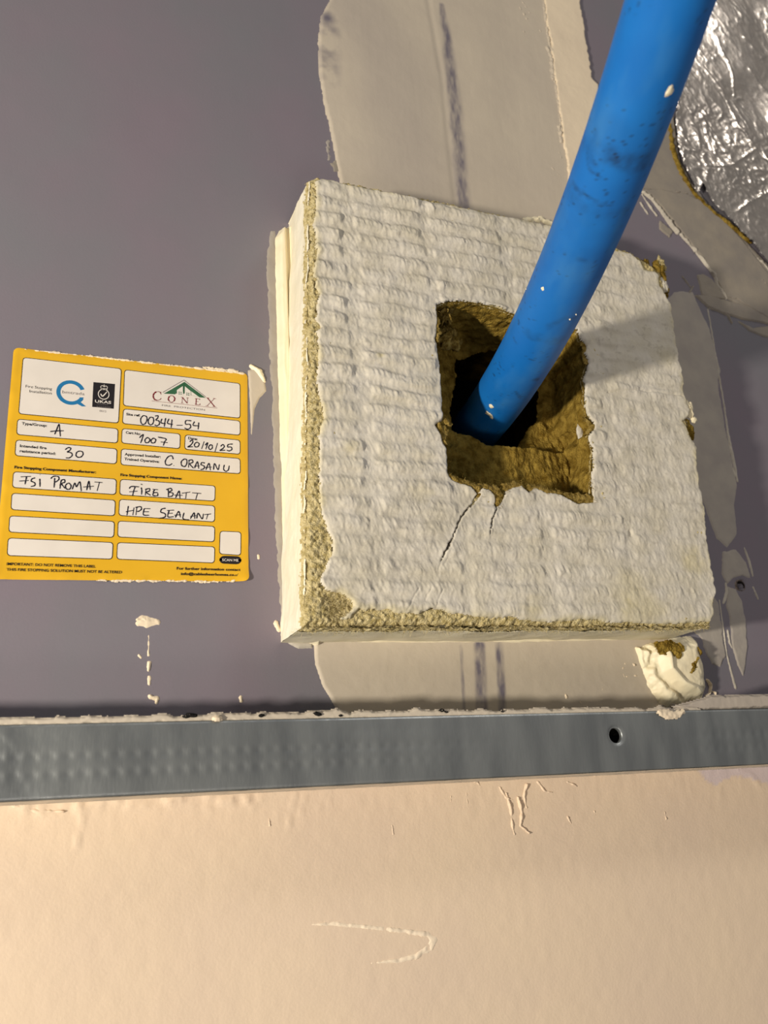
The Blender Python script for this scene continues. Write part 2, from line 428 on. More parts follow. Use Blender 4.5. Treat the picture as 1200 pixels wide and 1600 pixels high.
# sealant dab right of the label
stroke('sealant_dab', [(392, 572), (404, 580), (412, 596)], [0.8, 1.6, 1.0], 1.4, M['sealant'], wall, 0.3, 0.2, 175)
blob('sealant_dab', [(386, 578), (400, 574), (414, 590), (418, 612), (408, 622), (400, 638), (392, 700), (389, 640)], 0.5, M['skim'], wall, 0.35, 1.4, 0.1, 2, 0.03, seed=176, attrs={'thin': lambda x, z: x * 0})
# thin smears and rough grains left of the batt
blob('sealant_smear', [(440, 980), (452, 996), (490, 1003), (489, 1014), (466, 1014), (448, 1004), (438, 992)], 0.7, M['ridge'], wall, 0.35, 1.0, 0.3, 3, seed=177)
blob('sealant_smear', [(413, 400), (422, 360), (432, 358), (442, 700), (452, 1000), (440, 990), (432, 900), (424, 700), (416, 450)], 0.25, M['smear_thin'], wall, 0.45, 1.8, 0.5, 3, seed=178)

# ------------------------------------------------------------------ lower plaster, below the channel
def lower_fn(x, z):
    h = 0.35 + 0.12 * fbm(x, z, 45, 2, 201) + 0.07 * fbm(x, z, 4, 4, 203) + 0.05 * np.clip(fbm(x, z, 1.8, 2, 207), 0.35, 1)
    # trowel lines running down from the channel
    for (p, w, a) in (([(132, 1262), (124, 1300), (118, 1330)], 0.8, 0.5), ([(462, 1238), (455, 1260), (450, 1300)], 0.7, 0.4), ([(478, 1236), (470, 1275)], 0.7, 0.4),
                      ([(506, 1238), (500, 1262)], 0.6, 0.3), ([(1150, 1200), (1175, 1212), (1186, 1228)], 0.9, 0.5)):
        d, _ = dist_line(x, z, WP(p)); h = h + a * smooth(w, 0, d)
    k = smooth(-4, 6, z)
    h = h + k * 0.07 * fbm(x * 1.8, z * 0.5, 3.5, 4, 211)
    d, _ = dist_line(x, z, WP([(0, 1256), (100, 1262), (200, 1252), (400, 1248)]))
    h = h + smooth(5, 0, d) * 0.9 * np.clip(fbm(x, z, 2.5, 4, 213) + 0.3, 0, 1)
    Pp = WP([(1085, 1198), (1130, 1200), (1200, 1190), (1260, 1190), (1260, 1240), (1200, 1228), (1170, 1216), (1140, 1214), (1118, 1228), (1100, 1218)])
    pale = smooth(0, 0.6, sdf_poly(x, z, Pp) + 0.8 * fbm(x, z, 5, 3, 215))
    d, ww = dist_line(x, z, WP([(484, 1445), (520, 1443), (580, 1449), (640, 1456), (668, 1460), (678, 1468), (672, 1480), (650, 1494), (620, 1501), (580, 1505)]),
                      [0.15, 0.5, 0.4, 0.5, 0.6, 0.8, 0.7, 0.6, 0.4, 0.1])
    sc = smooth(1.2, 0.5, d / ww)
    sc = 0 * sc
    return h - 0.12 * pale, None, {'pale': pale, 'scratch': sc}
lower = field('plaster_coat', (-260, -300, 700, 15), 1.25, lower_fn, M['lower'], wall)
for k, (p, w, t) in enumerate([
        ([(790, 1240), (797, 1262), (800, 1290), (803, 1304)], [0.5, 0.9, 0.7, 0.4], 1.0), ([(808, 1246), (815, 1270), (812, 1290), (826, 1302)], [0.5, 1.0, 0.6, 0.3], 1.1),
        ([(822, 1226), (818, 1244), (822, 1262)], [0.7, 0.8, 0.5], 1.0), ([(780, 1230), (790, 1246), (800, 1250)], [0.5, 1.0, 0.6], 0.9),
        ([(840, 1222), (850, 1236), (862, 1238)], [0.8, 0.7, 0.4], 0.8), ([(725, 1219), (744, 1221), (751, 1230)], [0.5, 0.8, 0.4], 0.8),
        ([(728, 1240), (730, 1256)], 0.5, 0.7), ([(704, 1244), (703, 1254)], 0.4, 0.6), ([(886, 1222), (900, 1228)], 0.5, 0.7),
        ([(612, 1290), (614, 1304)], [0.4, 0.6], 0.7), ([(886, 1276), (892, 1288)], [0.5, 0.3], 0.7), ([(20, 1258), (60, 1268), (100, 1268)], [0.8, 1.0, 0.5], 0.9),
        ([(1036, 1262), (1040, 1280)], 0.4, 0.6), ([(420, 1280), (421, 1290)], 0.4, 0.6)]):
    stroke('plaster_drip', p, w, t + 0.35, M['lower'], wall, 0.28, 0.2, 220 + k)
stroke('plaster_smear', [(484, 1445), (520, 1443), (580, 1449), (640, 1456), (668, 1460), (678, 1468), (672, 1480), (650, 1494), (620, 1501), (580, 1505)],
       [0.3, 1.0, 0.9, 1.0, 1.1, 1.6, 1.5, 1.2, 1.0, 0.3], 0.78, mat('pale_plaster_smear', lin(246, 228, 204), None, 0.6), wall, 0.3, 0.1, 245, sharp=0.5)
stroke('plaster_drip', [(928, 1268), (932, 1282)], 0.5, 0.9, M['lower'], wall, 0.3, 0.5, 240)

# ------------------------------------------------------------------ steel channel
CH = 30.0
cx0, cx1 = -258.0, 698.0
ct = W(600, 1120.0, CH)[1]; cb = W(600, 1224, CH)[1]
tilt_b = (W(1150, 1186, CH)[1] - W(50, 1242, CH)[1]) / (W(1150, 1186, CH)[0] - W(50, 1242, CH)[0])
chan = thing('steel_channel', 'long grey galvanised steel channel with dimpled face fixed across wall under the batt', 'metal channel', ((cx0 + cx1) / 2, cb, 0))
hc = W(963, 1149, CH)
rows = [W(400, y, CH)[1] for y in (1145, 1172, 1198)]
def face_fn(x, z):
    h = CH + 0 * x
    k = np.clip(smooth(205, 120, x) + smooth(262, 285, x), 0, 1)
    amp = (0.08, 0.3, 0.3)
    for r, (rz, a) in enumerate(zip(rows, amp)):
        u = (x / 5.3 + 0.0 * r); d2 = ((u - np.round(u)) * 5.3) ** 2 + (z - rz) ** 2
        h = h - a * k * np.exp(-d2 / 2.6)
        u2 = u + 0.5; d2 = ((u2 - np.round(u2)) * 5.3) ** 2 + (z - rz - 3) ** 2
        h = h + 0.05 * a * k * np.exp(-d2 / 2.0)
    h = h + smooth(40, -20, x) * 0.25 * fbm(x, z, 6, 3, 301)
    h = h + 0.03 * fbm(x, z, 20, 2, 303) - 0.7 * ((z - (ct + cb) / 2) / 13) ** 2
    # rounded long edges
    e = np.minimum(z - cb, ct - z)
    er = np.where(z > (ct + cb) / 2, 0.5, 1.2)
    h = h - 0.8 * er * (1 - np.sqrt(np.clip(1 - (1 - np.clip(e / er, 0, 1)) ** 2, 0, 1)))
    rr = np.hypot(x - hc[0], z - hc[1])
    h = h - 0.5 * smooth(4.6, 3.1, rr)
    return h, rr > 3.0, {}
field('face', (cx0, cb, cx1, ct), 0.5, face_fn, M['steel'], chan)
# rim of the hole and the sleeve behind it
a = np.linspace(0, 2 * math.pi, 49)[:-1]
V = []; Q = []
for r, hh in ((3.9, CH - 0.25), (3.25, CH - 0.42), (3.0, CH - 0.7), (3.0, CH - 2.2)):
    V += [(hc[0] + r * math.cos(t), hc[1] + r * math.sin(t), hh) for t in a]
for k in range(3):
    for i in range(48): Q.append((k * 48 + i, k * 48 + (i + 1) % 48, (k + 1) * 48 + (i + 1) % 48, (k + 1) * 48 + i))
mesh_np('hole_rim', V, Q, M['steel'], chan)
def box_mesh(name, x0, x1, z0, z1, h0, h1, m, parent):
    V = [(x, z, h) for x in (x0, x1) for z in (z0, z1) for h in (h0, h1)]
    Q = [(0, 1, 3, 2), (4, 6, 7, 5), (0, 4, 5, 1), (2, 3, 7, 6), (0, 2, 6, 4), (1, 5, 7, 3)]
    return mesh_np(name, V, Q, m, parent, shade=False)
box_mesh('upper_flange', cx0, cx1, ct - 0.8, ct, 0.3, CH - 0.7, M['steel'], chan)
# lower flange: cream, mottled with a greyer tone
def fl_fn(x, z):      # x along, z = H
    h = cb - 0.0 + 0.05 * fbm(x, z, 6, 3, 305) - 0.10 * smooth(6, 0, z)
    return h, None, {}
field('lower_flange', (cx0, 0.2, cx1, CH - 0.9), 1.8, fl_fn, mat('cream_steel', lin(222, 212, 196), lin(190, 184, 174), 0.6, 90, 0.2, 600, metal=0.2), chan,
      plane=lambda x, z, h: (x, h, z))
box_mesh('cavity_shade_plate', hc[0] - 9, hc[0] + 9, cb + 1, ct - 1, 4, 5, M['dark'], chan)  # near-black plate added behind the hole, standing in for its shade
# compound fringe along the top of the channel
fr = [(-420, 1129)]
for k in range(-19, 53):
    x = k * 21
    y = 1124 - x * 0.0145
    fr.append((x, y - 0.5 - 3.0 * abs(math.sin(k * 1.7)) * (0.6 + (k > 14)) + (-4 if k in (12, 24, 25, 31) else 0)))
fr += [(1100, 1118), (600, 1124), (-420, 1142)]
blob('compound_fringe', fr, 1.2, M['skim'], chan, 0.4, 0.6, 0.4, 3, 0.12, 3, 251, h0=CH - 2.4, attrs={'thin': lambda x, z: x * 0})
blob('compound_lip', [(1050, 1104), (1100, 1090), (1108, 1087), (1215, 1085), (1215, 1106), (1160, 1108), (1068, 1112)], 1.6, M['skim'], chan, 0.4, 0.9, 0.3, 3, 0.12, 5, 253, h0=CH - 3.5, attrs={'thin': lambda x, z: x * 0 + 0.25})


# black flecks
V = []; Q = []
def fleck(px, py, rad, h):
    global V, Q
    cx, cz = W(px, py, h); n = len(V); m = 8
    for ring, (rr, hh) in enumerate(((1.0, -0.1), (0.8, 0.35), (0.25, 0.55))):
        for i in range(m):
            t = i * 2 * math.pi / m; q = rad * rr * random.uniform(0.6, 1.2)
            V.append((cx + q * 1.5 * math.cos(t), cz + q * 0.7 * math.sin(t), h + hh * rad))
    for k in range(2):
        for i in range(m): Q.append((n + k * m + i, n + k * m + (i + 1) % m, n + (k + 1) * m + (i + 1) % m, n + (k + 1) * m + i))
    V.append((cx, cz, h + 0.6 * rad)); c = len(V) - 1
    for i in range(m): Q.append((n + 2 * m + i, n + 2 * m + (i + 1) % m, c, c))
bl = [(250, 1236, .7), (286, 1230, .8), (318, 1230, .8), (402, 1226, .6), (458, 1223, .7), (475, 1222, .9), (500, 1223, 1.1), (532, 1218, .7), (550, 1217, .8), (566, 1216, .8), (585, 1216, .9),
      (727, 1212, 1.1), (740, 1212, .9), (690, 1214, .5), (817, 1206, .6), (886, 1200, .7), (678, 1215, .6)]
for px, py, r in bl:
    hh_ = min(np.linspace(4, CH - 2, 60), key=lambda q: abs(W(px, py, q)[1] - (cb - 0.1)))
    fleck(px, py, r * 0.9, hh_)
Q3 = np.array(Q)
fl = mesh_np('black_fleck', V, Q3[Q3[:, 2] != Q3[:, 3]], M['black'], chan)
fl['kind'] = 'stuff'
V = []; Q = []
for px, py, r in [(297, 1117, 1.6), (291, 1119, 1.2), (303, 1118, 1.1), (408, 1118, 1.1), (498, 1116, 1.3), (494, 1114, .9), (532, 1118, .7), (690, 1110, 1.0), (697, 1112, .8), (786, 1111, .8)]:
    fleck(px, py, r * 0.9, CH - 1.0)
Q3 = np.array(Q)
fl = mesh_np('black_fleck', V, Q3[Q3[:, 2] != Q3[:, 3]], M['black'], chan)
fl['kind'] = 'stuff'
for k, (p, w) in enumerate([([(1030, 1113), (1040, 1116), (1056, 1117), (1068, 1112)], [1, 2.0, 1.4, .8]), ([(335, 1122), (342, 1123)], .8)]):
    P = stroke('sealant_crumb', p, w, 0.9, M['cream'], chan, 0.3, 0.4, 320 + k, h0=CH)

# ------------------------------------------------------------------ foil-faced insulation, upper right
foil_edge = [(1030, -60), (1040, 0), (1050, 90), (1054, 160), (1056, 200), (1056, 228), (1064, 254), (1076, 280), (1085, 300), (1091, 303), (1096, 290), (1100, 300),
             (1110, 316), (1120, 327), (1129, 334), (1142, 346), (1152, 360), (1164, 372), (1174, 380), (1200, 412), (1230, 450), (1280, 520)]
fo = thing('foil_insulation', 'crinkled silver foil faced insulation with torn edge behind the blue pipe, upper right', 'insulation', (*W(1150, 250), 0))
FP = WP(foil_edge + [(1500, 700), (1500, -60)], 2.0)
FP = np.vstack([FP[:-2], [[600, 300], [600, 640], [FP[0][0], 640]]])
def foil_fn(x, z):
    xr = x * 0.8 + z * 0.6; zr = -x * 0.6 + z * 0.8
    wx = x + 3 * fbm(x, z, 12, 2, 401); wz = z + 3 * fbm(x, z, 12, 2, 403)
    act = smooth(-0.5, 0.5, fbm(x, z, 40, 2, 405) + 0.3)
    cxw = W(1130, 230); act = np.clip(0.6 * act + smooth(60, 15, np.hypot(x - cxw[0], z - cxw[1])), 0.22, 1)
    r1 = ridged(wx, wz, 13, 3, 407) ** 3
    r2 = ridged(xr, zr * 0.28, 4.5, 2, 411) ** 4
    d = sdf_poly(x, z, FP) + 0.7 * fbm(x, z, 2.5, 3, 413)
    edge = smooth(6, 0, d)
    # big facets
    f1 = fbm(wx * 1.3, wz, 7, 2, 409)
    cr = 0
    for p in ([(1125, 140), (1150, 190), (1180, 240), (1215, 270)], [(1120, 60), (1140, 110), (1148, 150)], [(1170, 110), (1200, 150)], [(1095, 180), (1110, 215), (1118, 232)],
              [(1100, 260), (1140, 262), (1175, 235)], [(1135, 250), (1165, 275), (1180, 300)], [(1160, 60), (1190, 90)], [(1150, 330), (1200, 300)]):
        dd, _ = dist_line(x + 1.2 * fbm(x, z, 6, 2, 431), z, WP(p, 2)); cr = cr + 0.55 * np.exp(-dd / 0.9)
    h = cr + 2.2 + 0.8 * fbm(x, z, 35, 2, 415) + act * (0.70 * r1 + 0.50 * r2 + 0.26 * np.abs(f1) + 0.10 * np.abs(fbm(x, z, 3.0, 2, 419))) + edge * 0.6 * ridged(x, z, 3, 3, 417) - 0.3 * smooth(0.6, 0, d)
    return h, d > 0, {}
field('foil_facing', (255, 215, 560, 600), 0.62, foil_fn, M['foil'], fo)
# wool showing at the torn edge
we = WP([(1045, 195), (1050, 235), (1060, 262), (1072, 284), (1084, 304), (1098, 318), (1118, 336), (1140, 352), (1156, 366), (1172, 380)], 1) + np.array([0.8, 0.3])
def wedge(x, z):
    d, ww = dist_line(x, z, we, [1.5, 2.4, 2.6, 2.2, 1.5, 2.0, 1.6, 2.4, 2.2, 1.0])
    t = 1 - (d + 0.7 * fbm(x, z, 2.2, 3, 421)) / ww
    return 0.2 + 1.8 * np.sqrt(np.clip(t, 0, 1)) + 0.35 * fbm(x, z, 1.2, 3, 423), t > -0.2, {}
field('wool_edge', bounds(we, 4), 0.35, wedge, M['wool'], fo)

# ------------------------------------------------------------------ fire batt
BH = 33.0
bX0 = W(481, 600, 31)[0]; bX1 = W(1108, 900, 31)[0]
core_l = WP([(481, 284), (477, 600), (474, 985)], 31)
batt = thing('fire_batt', 'ribbed white coated mineral wool batt with a square hole cut for the blue pipe', 'fire batt', (200, 75, 0))
outline = [(492, 284), (500, 279), (516, 283), (560, 293), (620, 306), (700, 321), (722, 325), (760, 334), (800, 341), (828, 348), (862, 356), (905, 372), (965, 391), (985, 398),
           (1000, 410), (1006, 420), (1022, 424), (1028, 432), (1032, 448), (1040, 462), (1046, 476), (1050, 500), (1054, 536), (1058, 560), (1060, 572), (1066, 590), (1066, 615), (1072, 628),
           (1076, 642), (1072, 652), (1066, 658), (1074, 676), (1080, 688), (1086, 700), (1086, 720), (1090, 750), (1098, 790), (1104, 850), (1112, 900), (1117, 925), (1113, 942), (1114, 960),
           (1108, 972), (1060, 974), (1020, 975), (985, 972), (960, 974), (930, 968), (900, 968), (860, 972), (820, 968), (800, 964), (760, 966), (720, 960), (702, 958), (690, 952), (678, 951), (668, 954),
           (655, 960), (640, 958), (625, 960), (612, 954), (590, 954), (580, 951), (572, 955), (562, 952), (556, 958), (548, 966), (534, 967), (528, 968), (540, 962), (552, 948), (548, 938), (540, 930), (530, 926), (516, 924), (508, 920),
           (504, 906), (512, 880), (518, 862), (519, 845), (512, 828), (506, 812), (504, 790), (502, 740), (503, 700), (501, 680), (506, 650), (504, 625), (498, 600), (501, 560), (500, 530), (497, 518), (505, 512),
           (498, 500), (500, 470), (503, 460), (496, 448), (493, 420), (500, 392), (495, 388), (498, 372), (492, 350), (497, 326), (498, 300)]
hole = [(683, 476), (700, 471), (722, 470), (750, 473), (775, 480), (800, 489), (830, 497), (870, 506), (902, 514), (906, 530), (916, 540), (912, 552), (919, 568), (915, 580), (911, 594), (914, 610), (913, 625),
        (918, 650), (928, 662), (927, 672), (919, 680), (921, 690), (927, 700), (925, 730), (924, 760), (927, 784), (900, 787), (886, 779), (872, 772), (850, 768), (836, 760), (830, 766), (826, 768), (815, 758), (804, 760),
        (792, 766), (783, 780), (777, 789), (772, 774), (762, 766), (752, 762), (744, 772), (736, 762), (722, 755), (706, 748), (699, 738), (700, 720), (697, 700), (690, 686), (681, 664), (692, 655),
        (691, 620), (689, 580), (684, 545), (681, 530), (684, 505)]
outline = [(a - 4 if a < 506 and 290 < b < 915 else a + 2 if a > 1040 and b > 470 else a, b - 2 if (510 < a < 1000 and b < 400) else b) for a, b in outline]
OP = WP(outline, BH); HP = WP(hole, BH)
chip_shadow = WP([(506, 645), (480, 660)], BH)
c1 = WP([(747, 774), (738, 788), (726, 800), (716, 815), (708, 838), (698, 856), (688, 876)], BH)
c2 = WP([(776, 786), (773, 800), (767, 818), (763, 836)], BH)
c3 = WP([(1000, 612), (930, 610), (1060, 616)], BH)
colx = [W(543, 400, BH)[0], W(667, 400, BH)[0], W(786, 400, BH)[0], W(905, 400, BH)[0], W(1000, 600, BH)[0]]
def coat_fn(x, z):
    d0 = sdf_poly(x, z, OP) + 0.35 * fbm(x, z, 2.0, 3, 501)
    dh = -sdf_poly(x, z, HP) + 0.25 * fbm(x, z, 1.6, 3, 503)
    d = np.minimum(d0, dh)
    # embossed ribs, interrupted between the columns
    zw = z + 1.0 * fbm(x, z, 22, 2, 505) + 0.35 * fbm(x, z, 5, 2, 506)
    ph = zw / 8.2
    f = ph - np.floor(ph)
    rib = smooth(0.12, 0.42, f) * smooth(0.98, 0.66, f)
    gap = 0
    for cx in colx:
        gap = np.maximum(gap, smooth(4.2, 1.6, np.abs(x - cx - 1.5 * fbm(x, z, 9, 2, 507) - 0.03 * (270 - z))))
    fade = 0.6 + 0.4 * smooth(90, 200, z)
    fade = fade * (1 - 0.55 * smooth(235, 275, x))
    amp = (0.55 + 0.5 * np.clip(fbm(x, z, 14, 3, 509) + 0.3, 0, 1.2)) * fade
    h = BH + 1.25 * amp * rib * (1 - 0.95 * gap)
    h = h + 0.30 * fbm(x, z, 12, 2, 511) + 0.16 * fbm(x * 1.6, z * 0.8, 3.2, 3, 513) + 0.05 * fbm(x, z, 1.1, 3, 515)
    h = h + 0.20 * (0.3 + rib) * np.abs(fbm(x * 2.2 + z * 0.8, z * 0.6, 2.6, 2, 517)) * (0.4 + amp)
    h = h + 0.4 * smooth(0, 1.0, d) - 1.4 * smooth(0.6, -0.3, d)
    wool = 0 * x
    for P, w, dp in ((c1, [0.6, 0.3, 0.22, 0.3, 0.2, 0.34, 0.12], 1.8), (c2, [0.42, 0.22, 0.3, 0.12], 1.5)):
        dd, ww = dist_line(x + 0.5 * fbm(x, z, 1.8, 3, 519), z, P, w)
        g = smooth(1.5, 0.5, dd / ww)
        h = h - dp * g + 0.15 * smooth(2.0, 0.6, dd); wool = np.maximum(wool, g)
    dd, _ = dist_line(x, z + 0.3 * fbm(x, z, 4, 2, 521), WP([(950, 612), (1000, 610), (1066, 618)], BH))
    h = h - 0.6 * smooth(0.9, 0.0, dd)
    # shallow scratches
    for p in ([(700, 872), (692, 884)], [(690, 870), (684, 892)], [(653, 920), (634, 956)], [(672, 920), (664, 938)], [(690, 922), (680, 950)]):
        dd, _ = dist_line(x, z, WP(p, BH)); h = h - 0.35 * smooth(0.45, 0, dd)
    dn = W(985, 833, BH); dd = np.hypot((x - dn[0]) * 1.4, z - dn[1]); h = h - 0.9 * smooth(2.2, 0.6, dd)
    st = 0
    for (px, py, r, a) in ((592, 558, 2.5, .5), (545, 700, 6, .25), (655, 770, 7, .2), (1000, 950, 22, .35), (1085, 880, 10, .4), (830, 955, 10, .3), (520, 850, 8, .3), (1040, 560, 10, .2), (980, 945, 8, .5), (690, 300, 9, .25)):
        c = W(px, py, BH); st = np.maximum(st, a * smooth(r, 0, np.hypot(x - c[0], z - c[1]) + 0.35 * r * fbm(x, z, r * 0.6, 3, 523)))
    st = np.maximum(st, 0.45 * smooth(3.5, 0, d0) * np.clip(fbm(x, z, 8, 3, 525) + 0.5, 0, 1))
    gd = smooth(0.62, 0.8, fbm(x, z, 2.0, 3, 527)) * 0.25
    return h, d > -0.15, {'wool': np.clip(wool + gd * 0.6, 0, 1), 'stain': np.clip(st, 0, 1)}
field('coated_face', bounds(OP, 1.5), 0.42, coat_fn, M['coat'], batt)

# core under the coating: front skin of wool with the hole, chamfered at the rim
CO = WP([(481, 284), (497, 277), (700, 317), (870, 356), (985, 394), (1010, 410), (1034, 428), (1046, 500), (1062, 600), (1078, 680), (1087, 750), (1103, 860), (1117, 925), (1111, 978),
         (700, 973), (540, 974), (474, 979), (476, 800), (479, 500)], BH - 1.5)
def core_fn(x, z):
    d0 = sdf_poly(x, z, CO) + 0.4 * fbm(x, z, 2.4, 3, 531)
    dh = -sdf_poly(x, z, HP)
    h = BH - 0.5 - 2.0 * (1 - smooth(-0.5, 2.5, d0)) + 0.7 * fbm(x, z, 1.2, 4, 533) + 0.3 * fbm(x, z, 4, 2, 534)
    cc = W(530, 945, BH); h = h - 1.6 * smooth(9, 2, np.hypot(x - cc[0], z - cc[1]))
    h = h - 1.2 * smooth(1.5, 0, dh) - 2.0 * smooth(0, -1.2, d0)
    keep = (d0 > -1.0) & (dh > -0.5) & ((d0 < 13) | (dh < 9))
    return h, keep, {}
field('wool_core', bounds(CO, 1.5), 0.42, core_fn, M['wool_pale'], batt)

# sides of the block
def side(name, p0, p1, m, h1, seed, jag=0.8, res=0.5, out=1, rough=0.12, sharp=0.0):
    """vertical sheet from wall point p0 to p1 (X,Z), rising to H=h1 with a ragged top"""
    p0 = np.array(p0); p1 = np.array(p1); L = np.linalg.norm(p1 - p0); t = (p1 - p0) / L; n = np.array([-t[1], t[0]]) * out
    def fn(u, v):
        top = h1 + jag * fbm(u, 0 * u, 6, 3, seed) + sharp * np.abs(fbm(u, 0 * u, 3.0, 2, seed + 1))
        return rough * fbm(u * 0.5, v, 4, 4, seed + 2) + 0.35 * fbm(u, v, 16, 2, seed + 3) - 0.4 * smooth(1.0, 0, top - v), v < top, {}
    return field(name, (0, 0, L, 34), res, fn, m, batt, plane=lambda u, v, h: (p0[0] + t[0] * u + n[0] * h, p0[1] + t[1] * u + n[1] * h, v))
cTL = CO[0]; cTR = CO[6]; cBR = CO[13]; cBL = CO[16]
side('side_coating', cBL, cTL, M['sidecoat'], 31.4, 541, jag=1.2, out=1, rough=0.25)
side('side_coating', cTL + [0, 0], CO[4], M['sidecoat'], 31.5, 545, out=1)
side('side_coating', CO[4], cTR, M['sidecoat'], 31.5, 546, out=1)
side('side_coating', cTR, CO[9], M['sidecoat'], 31.5, 549, out=1)
side('side_coating', CO[9], cBR, M['sidecoat'], 31.5, 550, out=1)
side('side_coating', cBR, cBL, M['botcoat'], 21.0, 553, jag=1.2, out=1)
# fuzzy wool band on the underside, above its coating
def fuzz_fn(u, v):
    return -1.3 + 0.55 * fbm(u, v, 1.5, 4, 561) + 0.5 * fbm(u, v, 5, 2, 563) + 1.6 * smooth(20, 26, v), None, {}
p0 = cBR; p1 = cBL; Lb = np.linalg.norm(p1 - p0); tb = (p1 - p0) / Lb; nb = np.array([-tb[1], tb[0]])
field('wool_band', (0, 19, Lb, 31.3), 0.45, fuzz_fn, M['wool_pale'], batt, plane=lambda u, v, h: (p0[0] + tb[0] * u + nb[0] * h, p0[1] + tb[1] * u + nb[1] * h, v))
def fuzz_l(u, v):
    return -0.45 + 0.4 * fbm(u, v, 1.5, 4, 565), None, {}
q0 = cBL; q1 = cTL; Lq = np.linalg.norm(q1 - q0); tq = (q1 - q0) / Lq; nq = np.array([-tq[1], tq[0]])
field('wool_band', (0, 24, Lq, 31.3), 0.45, fuzz_l, M['wool_pale'], batt, plane=lambda u, v, h: (q0[0] + tq[0] * u + nq[0] * h, q0[1] + tq[1] * u + nq[1] * h, v))

# loose wool fibres: thin ribbons at the edges (stuff)
def fibres(name, n, sampler, m, parent, lo=1.0, hi=3.0, wd=0.07):
    V = []; Q = []
    for _ in range(n):
        (x, z, h), (dx, dz, dh) = sampler()
        L = random.uniform(lo, hi); k = 4; cur = np.array([random.gauss(0, .4) for _ in range(3)])
        d = np.array([dx, dz, dh], float) + np.array([random.gauss(0, .5) for _ in range(3)]); d /= np.linalg.norm(d)
        s = np.cross(d, [random.gauss(0, 1) for _ in range(3)]); s /= np.linalg.norm(s) + 1e-9
        p = np.array([x, z, h], float); b = len(V)
        for i in range(k + 1):
            w = wd * (1 - 0.6 * i / k)
            V.append(tuple(p - s * w)); V.append(tuple(p + s * w))
            p = p + d * L / k; d = d + cur * 0.35; d /= np.linalg.norm(d)
        for i in range(k): Q.append((b + 2 * i, b + 2 * i + 1, b + 2 * i + 3, b + 2 * i + 2))
    o = mesh_np(name, V, Q, m, parent, shade=False); o['kind'] = 'stuff'
    return o
def s_bottom():
    u = random.random(); p = cBR + (cBL - cBR) * u; v = random.triangular(17, 32, 29)
    return (p[0], p[1] + random.uniform(-.1, .5), v), (random.gauss(0, 1), -.25, random.gauss(0, .4))
def s_left():
    u = random.random(); p = cBL + (cTL - cBL) * u
    return (p[0] + random.uniform(0.6, 4), p[1], random.uniform(30, 32.2)), (random.gauss(-.1, .4), random.gauss(0, 1), .2)
def s_corner():
    c = W(525, 950, BH)
    return (c[0] + random.gauss(0, 4.5), c[1] + random.gauss(0, 3.5), BH - 1.2), (random.gauss(0, 1), random.gauss(0, 1), .25)
fibres('wool_fibre', 2600, s_bottom, M['wool_pale'], batt)
fibres('wool_fibre', 900, s_left, M['wool_pale'], batt, 0.8, 2.2)
fibres('wool_fibre', 500, s_corner, M['wool_pale'], batt, 1, 2.6)

# the cut hole: walls of wool going back
def resample(P, n):
    P = np.vstack([P, P[:1]]); s = np.r_[0, np.cumsum(np.hypot(*np.diff(P, axis=0).T))]
    t = np.linspace(0, s[-1], n, endpoint=False)
    return np.stack([np.interp(t, s, P[:, 0]), np.interp(t, s, P[:, 1])], 1), t
def tube_wall(name, P, h0, h1, n, m, mt, parent, amp=0.9, seed=0, flare=0.0, rev=False, keep=None):
    R, t = resample(P, n); c = P.mean(0)
    nrm = np.roll(R, -1, 0) - np.roll(R, 1, 0); nrm = np.stack([nrm[:, 1], -nrm[:, 0]], 1); nrm /= np.linalg.norm(nrm, axis=1)[:, None] + 1e-9
    sg = np.sign(((R - c) * nrm).sum()); nrm = nrm * sg
    H = np.linspace(h0, h1, m)
    tt, hh = np.meshgrid(t, H)
    dsp = amp * fbm(tt, hh, 7, 2, seed) + 0.55 * amp * fbm(tt, hh, 2.2, 4, seed + 1) + flare * (h0 - hh) / (h0 - h1)
    dsp *= smooth(0, 2.5, h0 - hh) * 1.0 + 0.0
    V = np.stack([R[None, :, 0] + nrm[None, :, 0] * dsp, R[None, :, 1] + nrm[None, :, 1] * dsp, hh], -1).reshape(-1, 3)
    idx = np.arange(n * m).reshape(m, n)
    q = np.stack([idx[:-1], np.roll(idx[:-1], -1, 1), np.roll(idx[1:], -1, 1), idx[1:]], -1).reshape(-1, 4)
    return mesh_np(name, V, q, mt, parent)
tube_wall('hole_wall', HP, BH - 0.6, -3.0, 700, 90, M['wool'], batt, 0.9, 601, flare=1.5)
# back of the cut: ledge below and right, opening for the pipe
LH = 12.0
ledge_top = WP([(640, 664), (700, 668), (735, 679), (760, 692), (790, 697), (830, 699), (870, 704), (900, 702), (960, 700)], LH)
inner = WP([(716, 560), (780, 545), (838, 560), (842, 620), (836, 655), (812, 690), (800, 712), (712, 712), (706, 650)], 0)
def back_fn(x, z):
    lt = np.interp(x, ledge_top[:, 0], ledge_top[:, 1])
    dl = lt - z + 0.5 * fbm(x, z, 4, 3, 611)
    k = smooth(-0.8, 0.8, dl)
    di = -sdf_poly(x, z, inner) + 0.8 * fbm(x, z, 5, 3, 613)
    up = 1.0 + 4.0 * smooth(0, 18, di) + 1.3 * fbm(x, z, 9, 3, 615) - 2.0 * smooth(2.5, 0, di)
    h = up * (1 - k) + (LH + 1.2 * fbm(x, z, 10, 2, 617) + 0.10 * dl) * k
    h = h + 0.7 * fbm(x * 2, z * 0.7, 3.5, 4, 619)
    keep = (sdf_poly(x, z, HP) > -4) & ((di > 0) | (k > 0.05))
    return h, keep, {}
field('cut_back', bounds(HP, 4), 0.45, back_fn, M['wool'], batt)
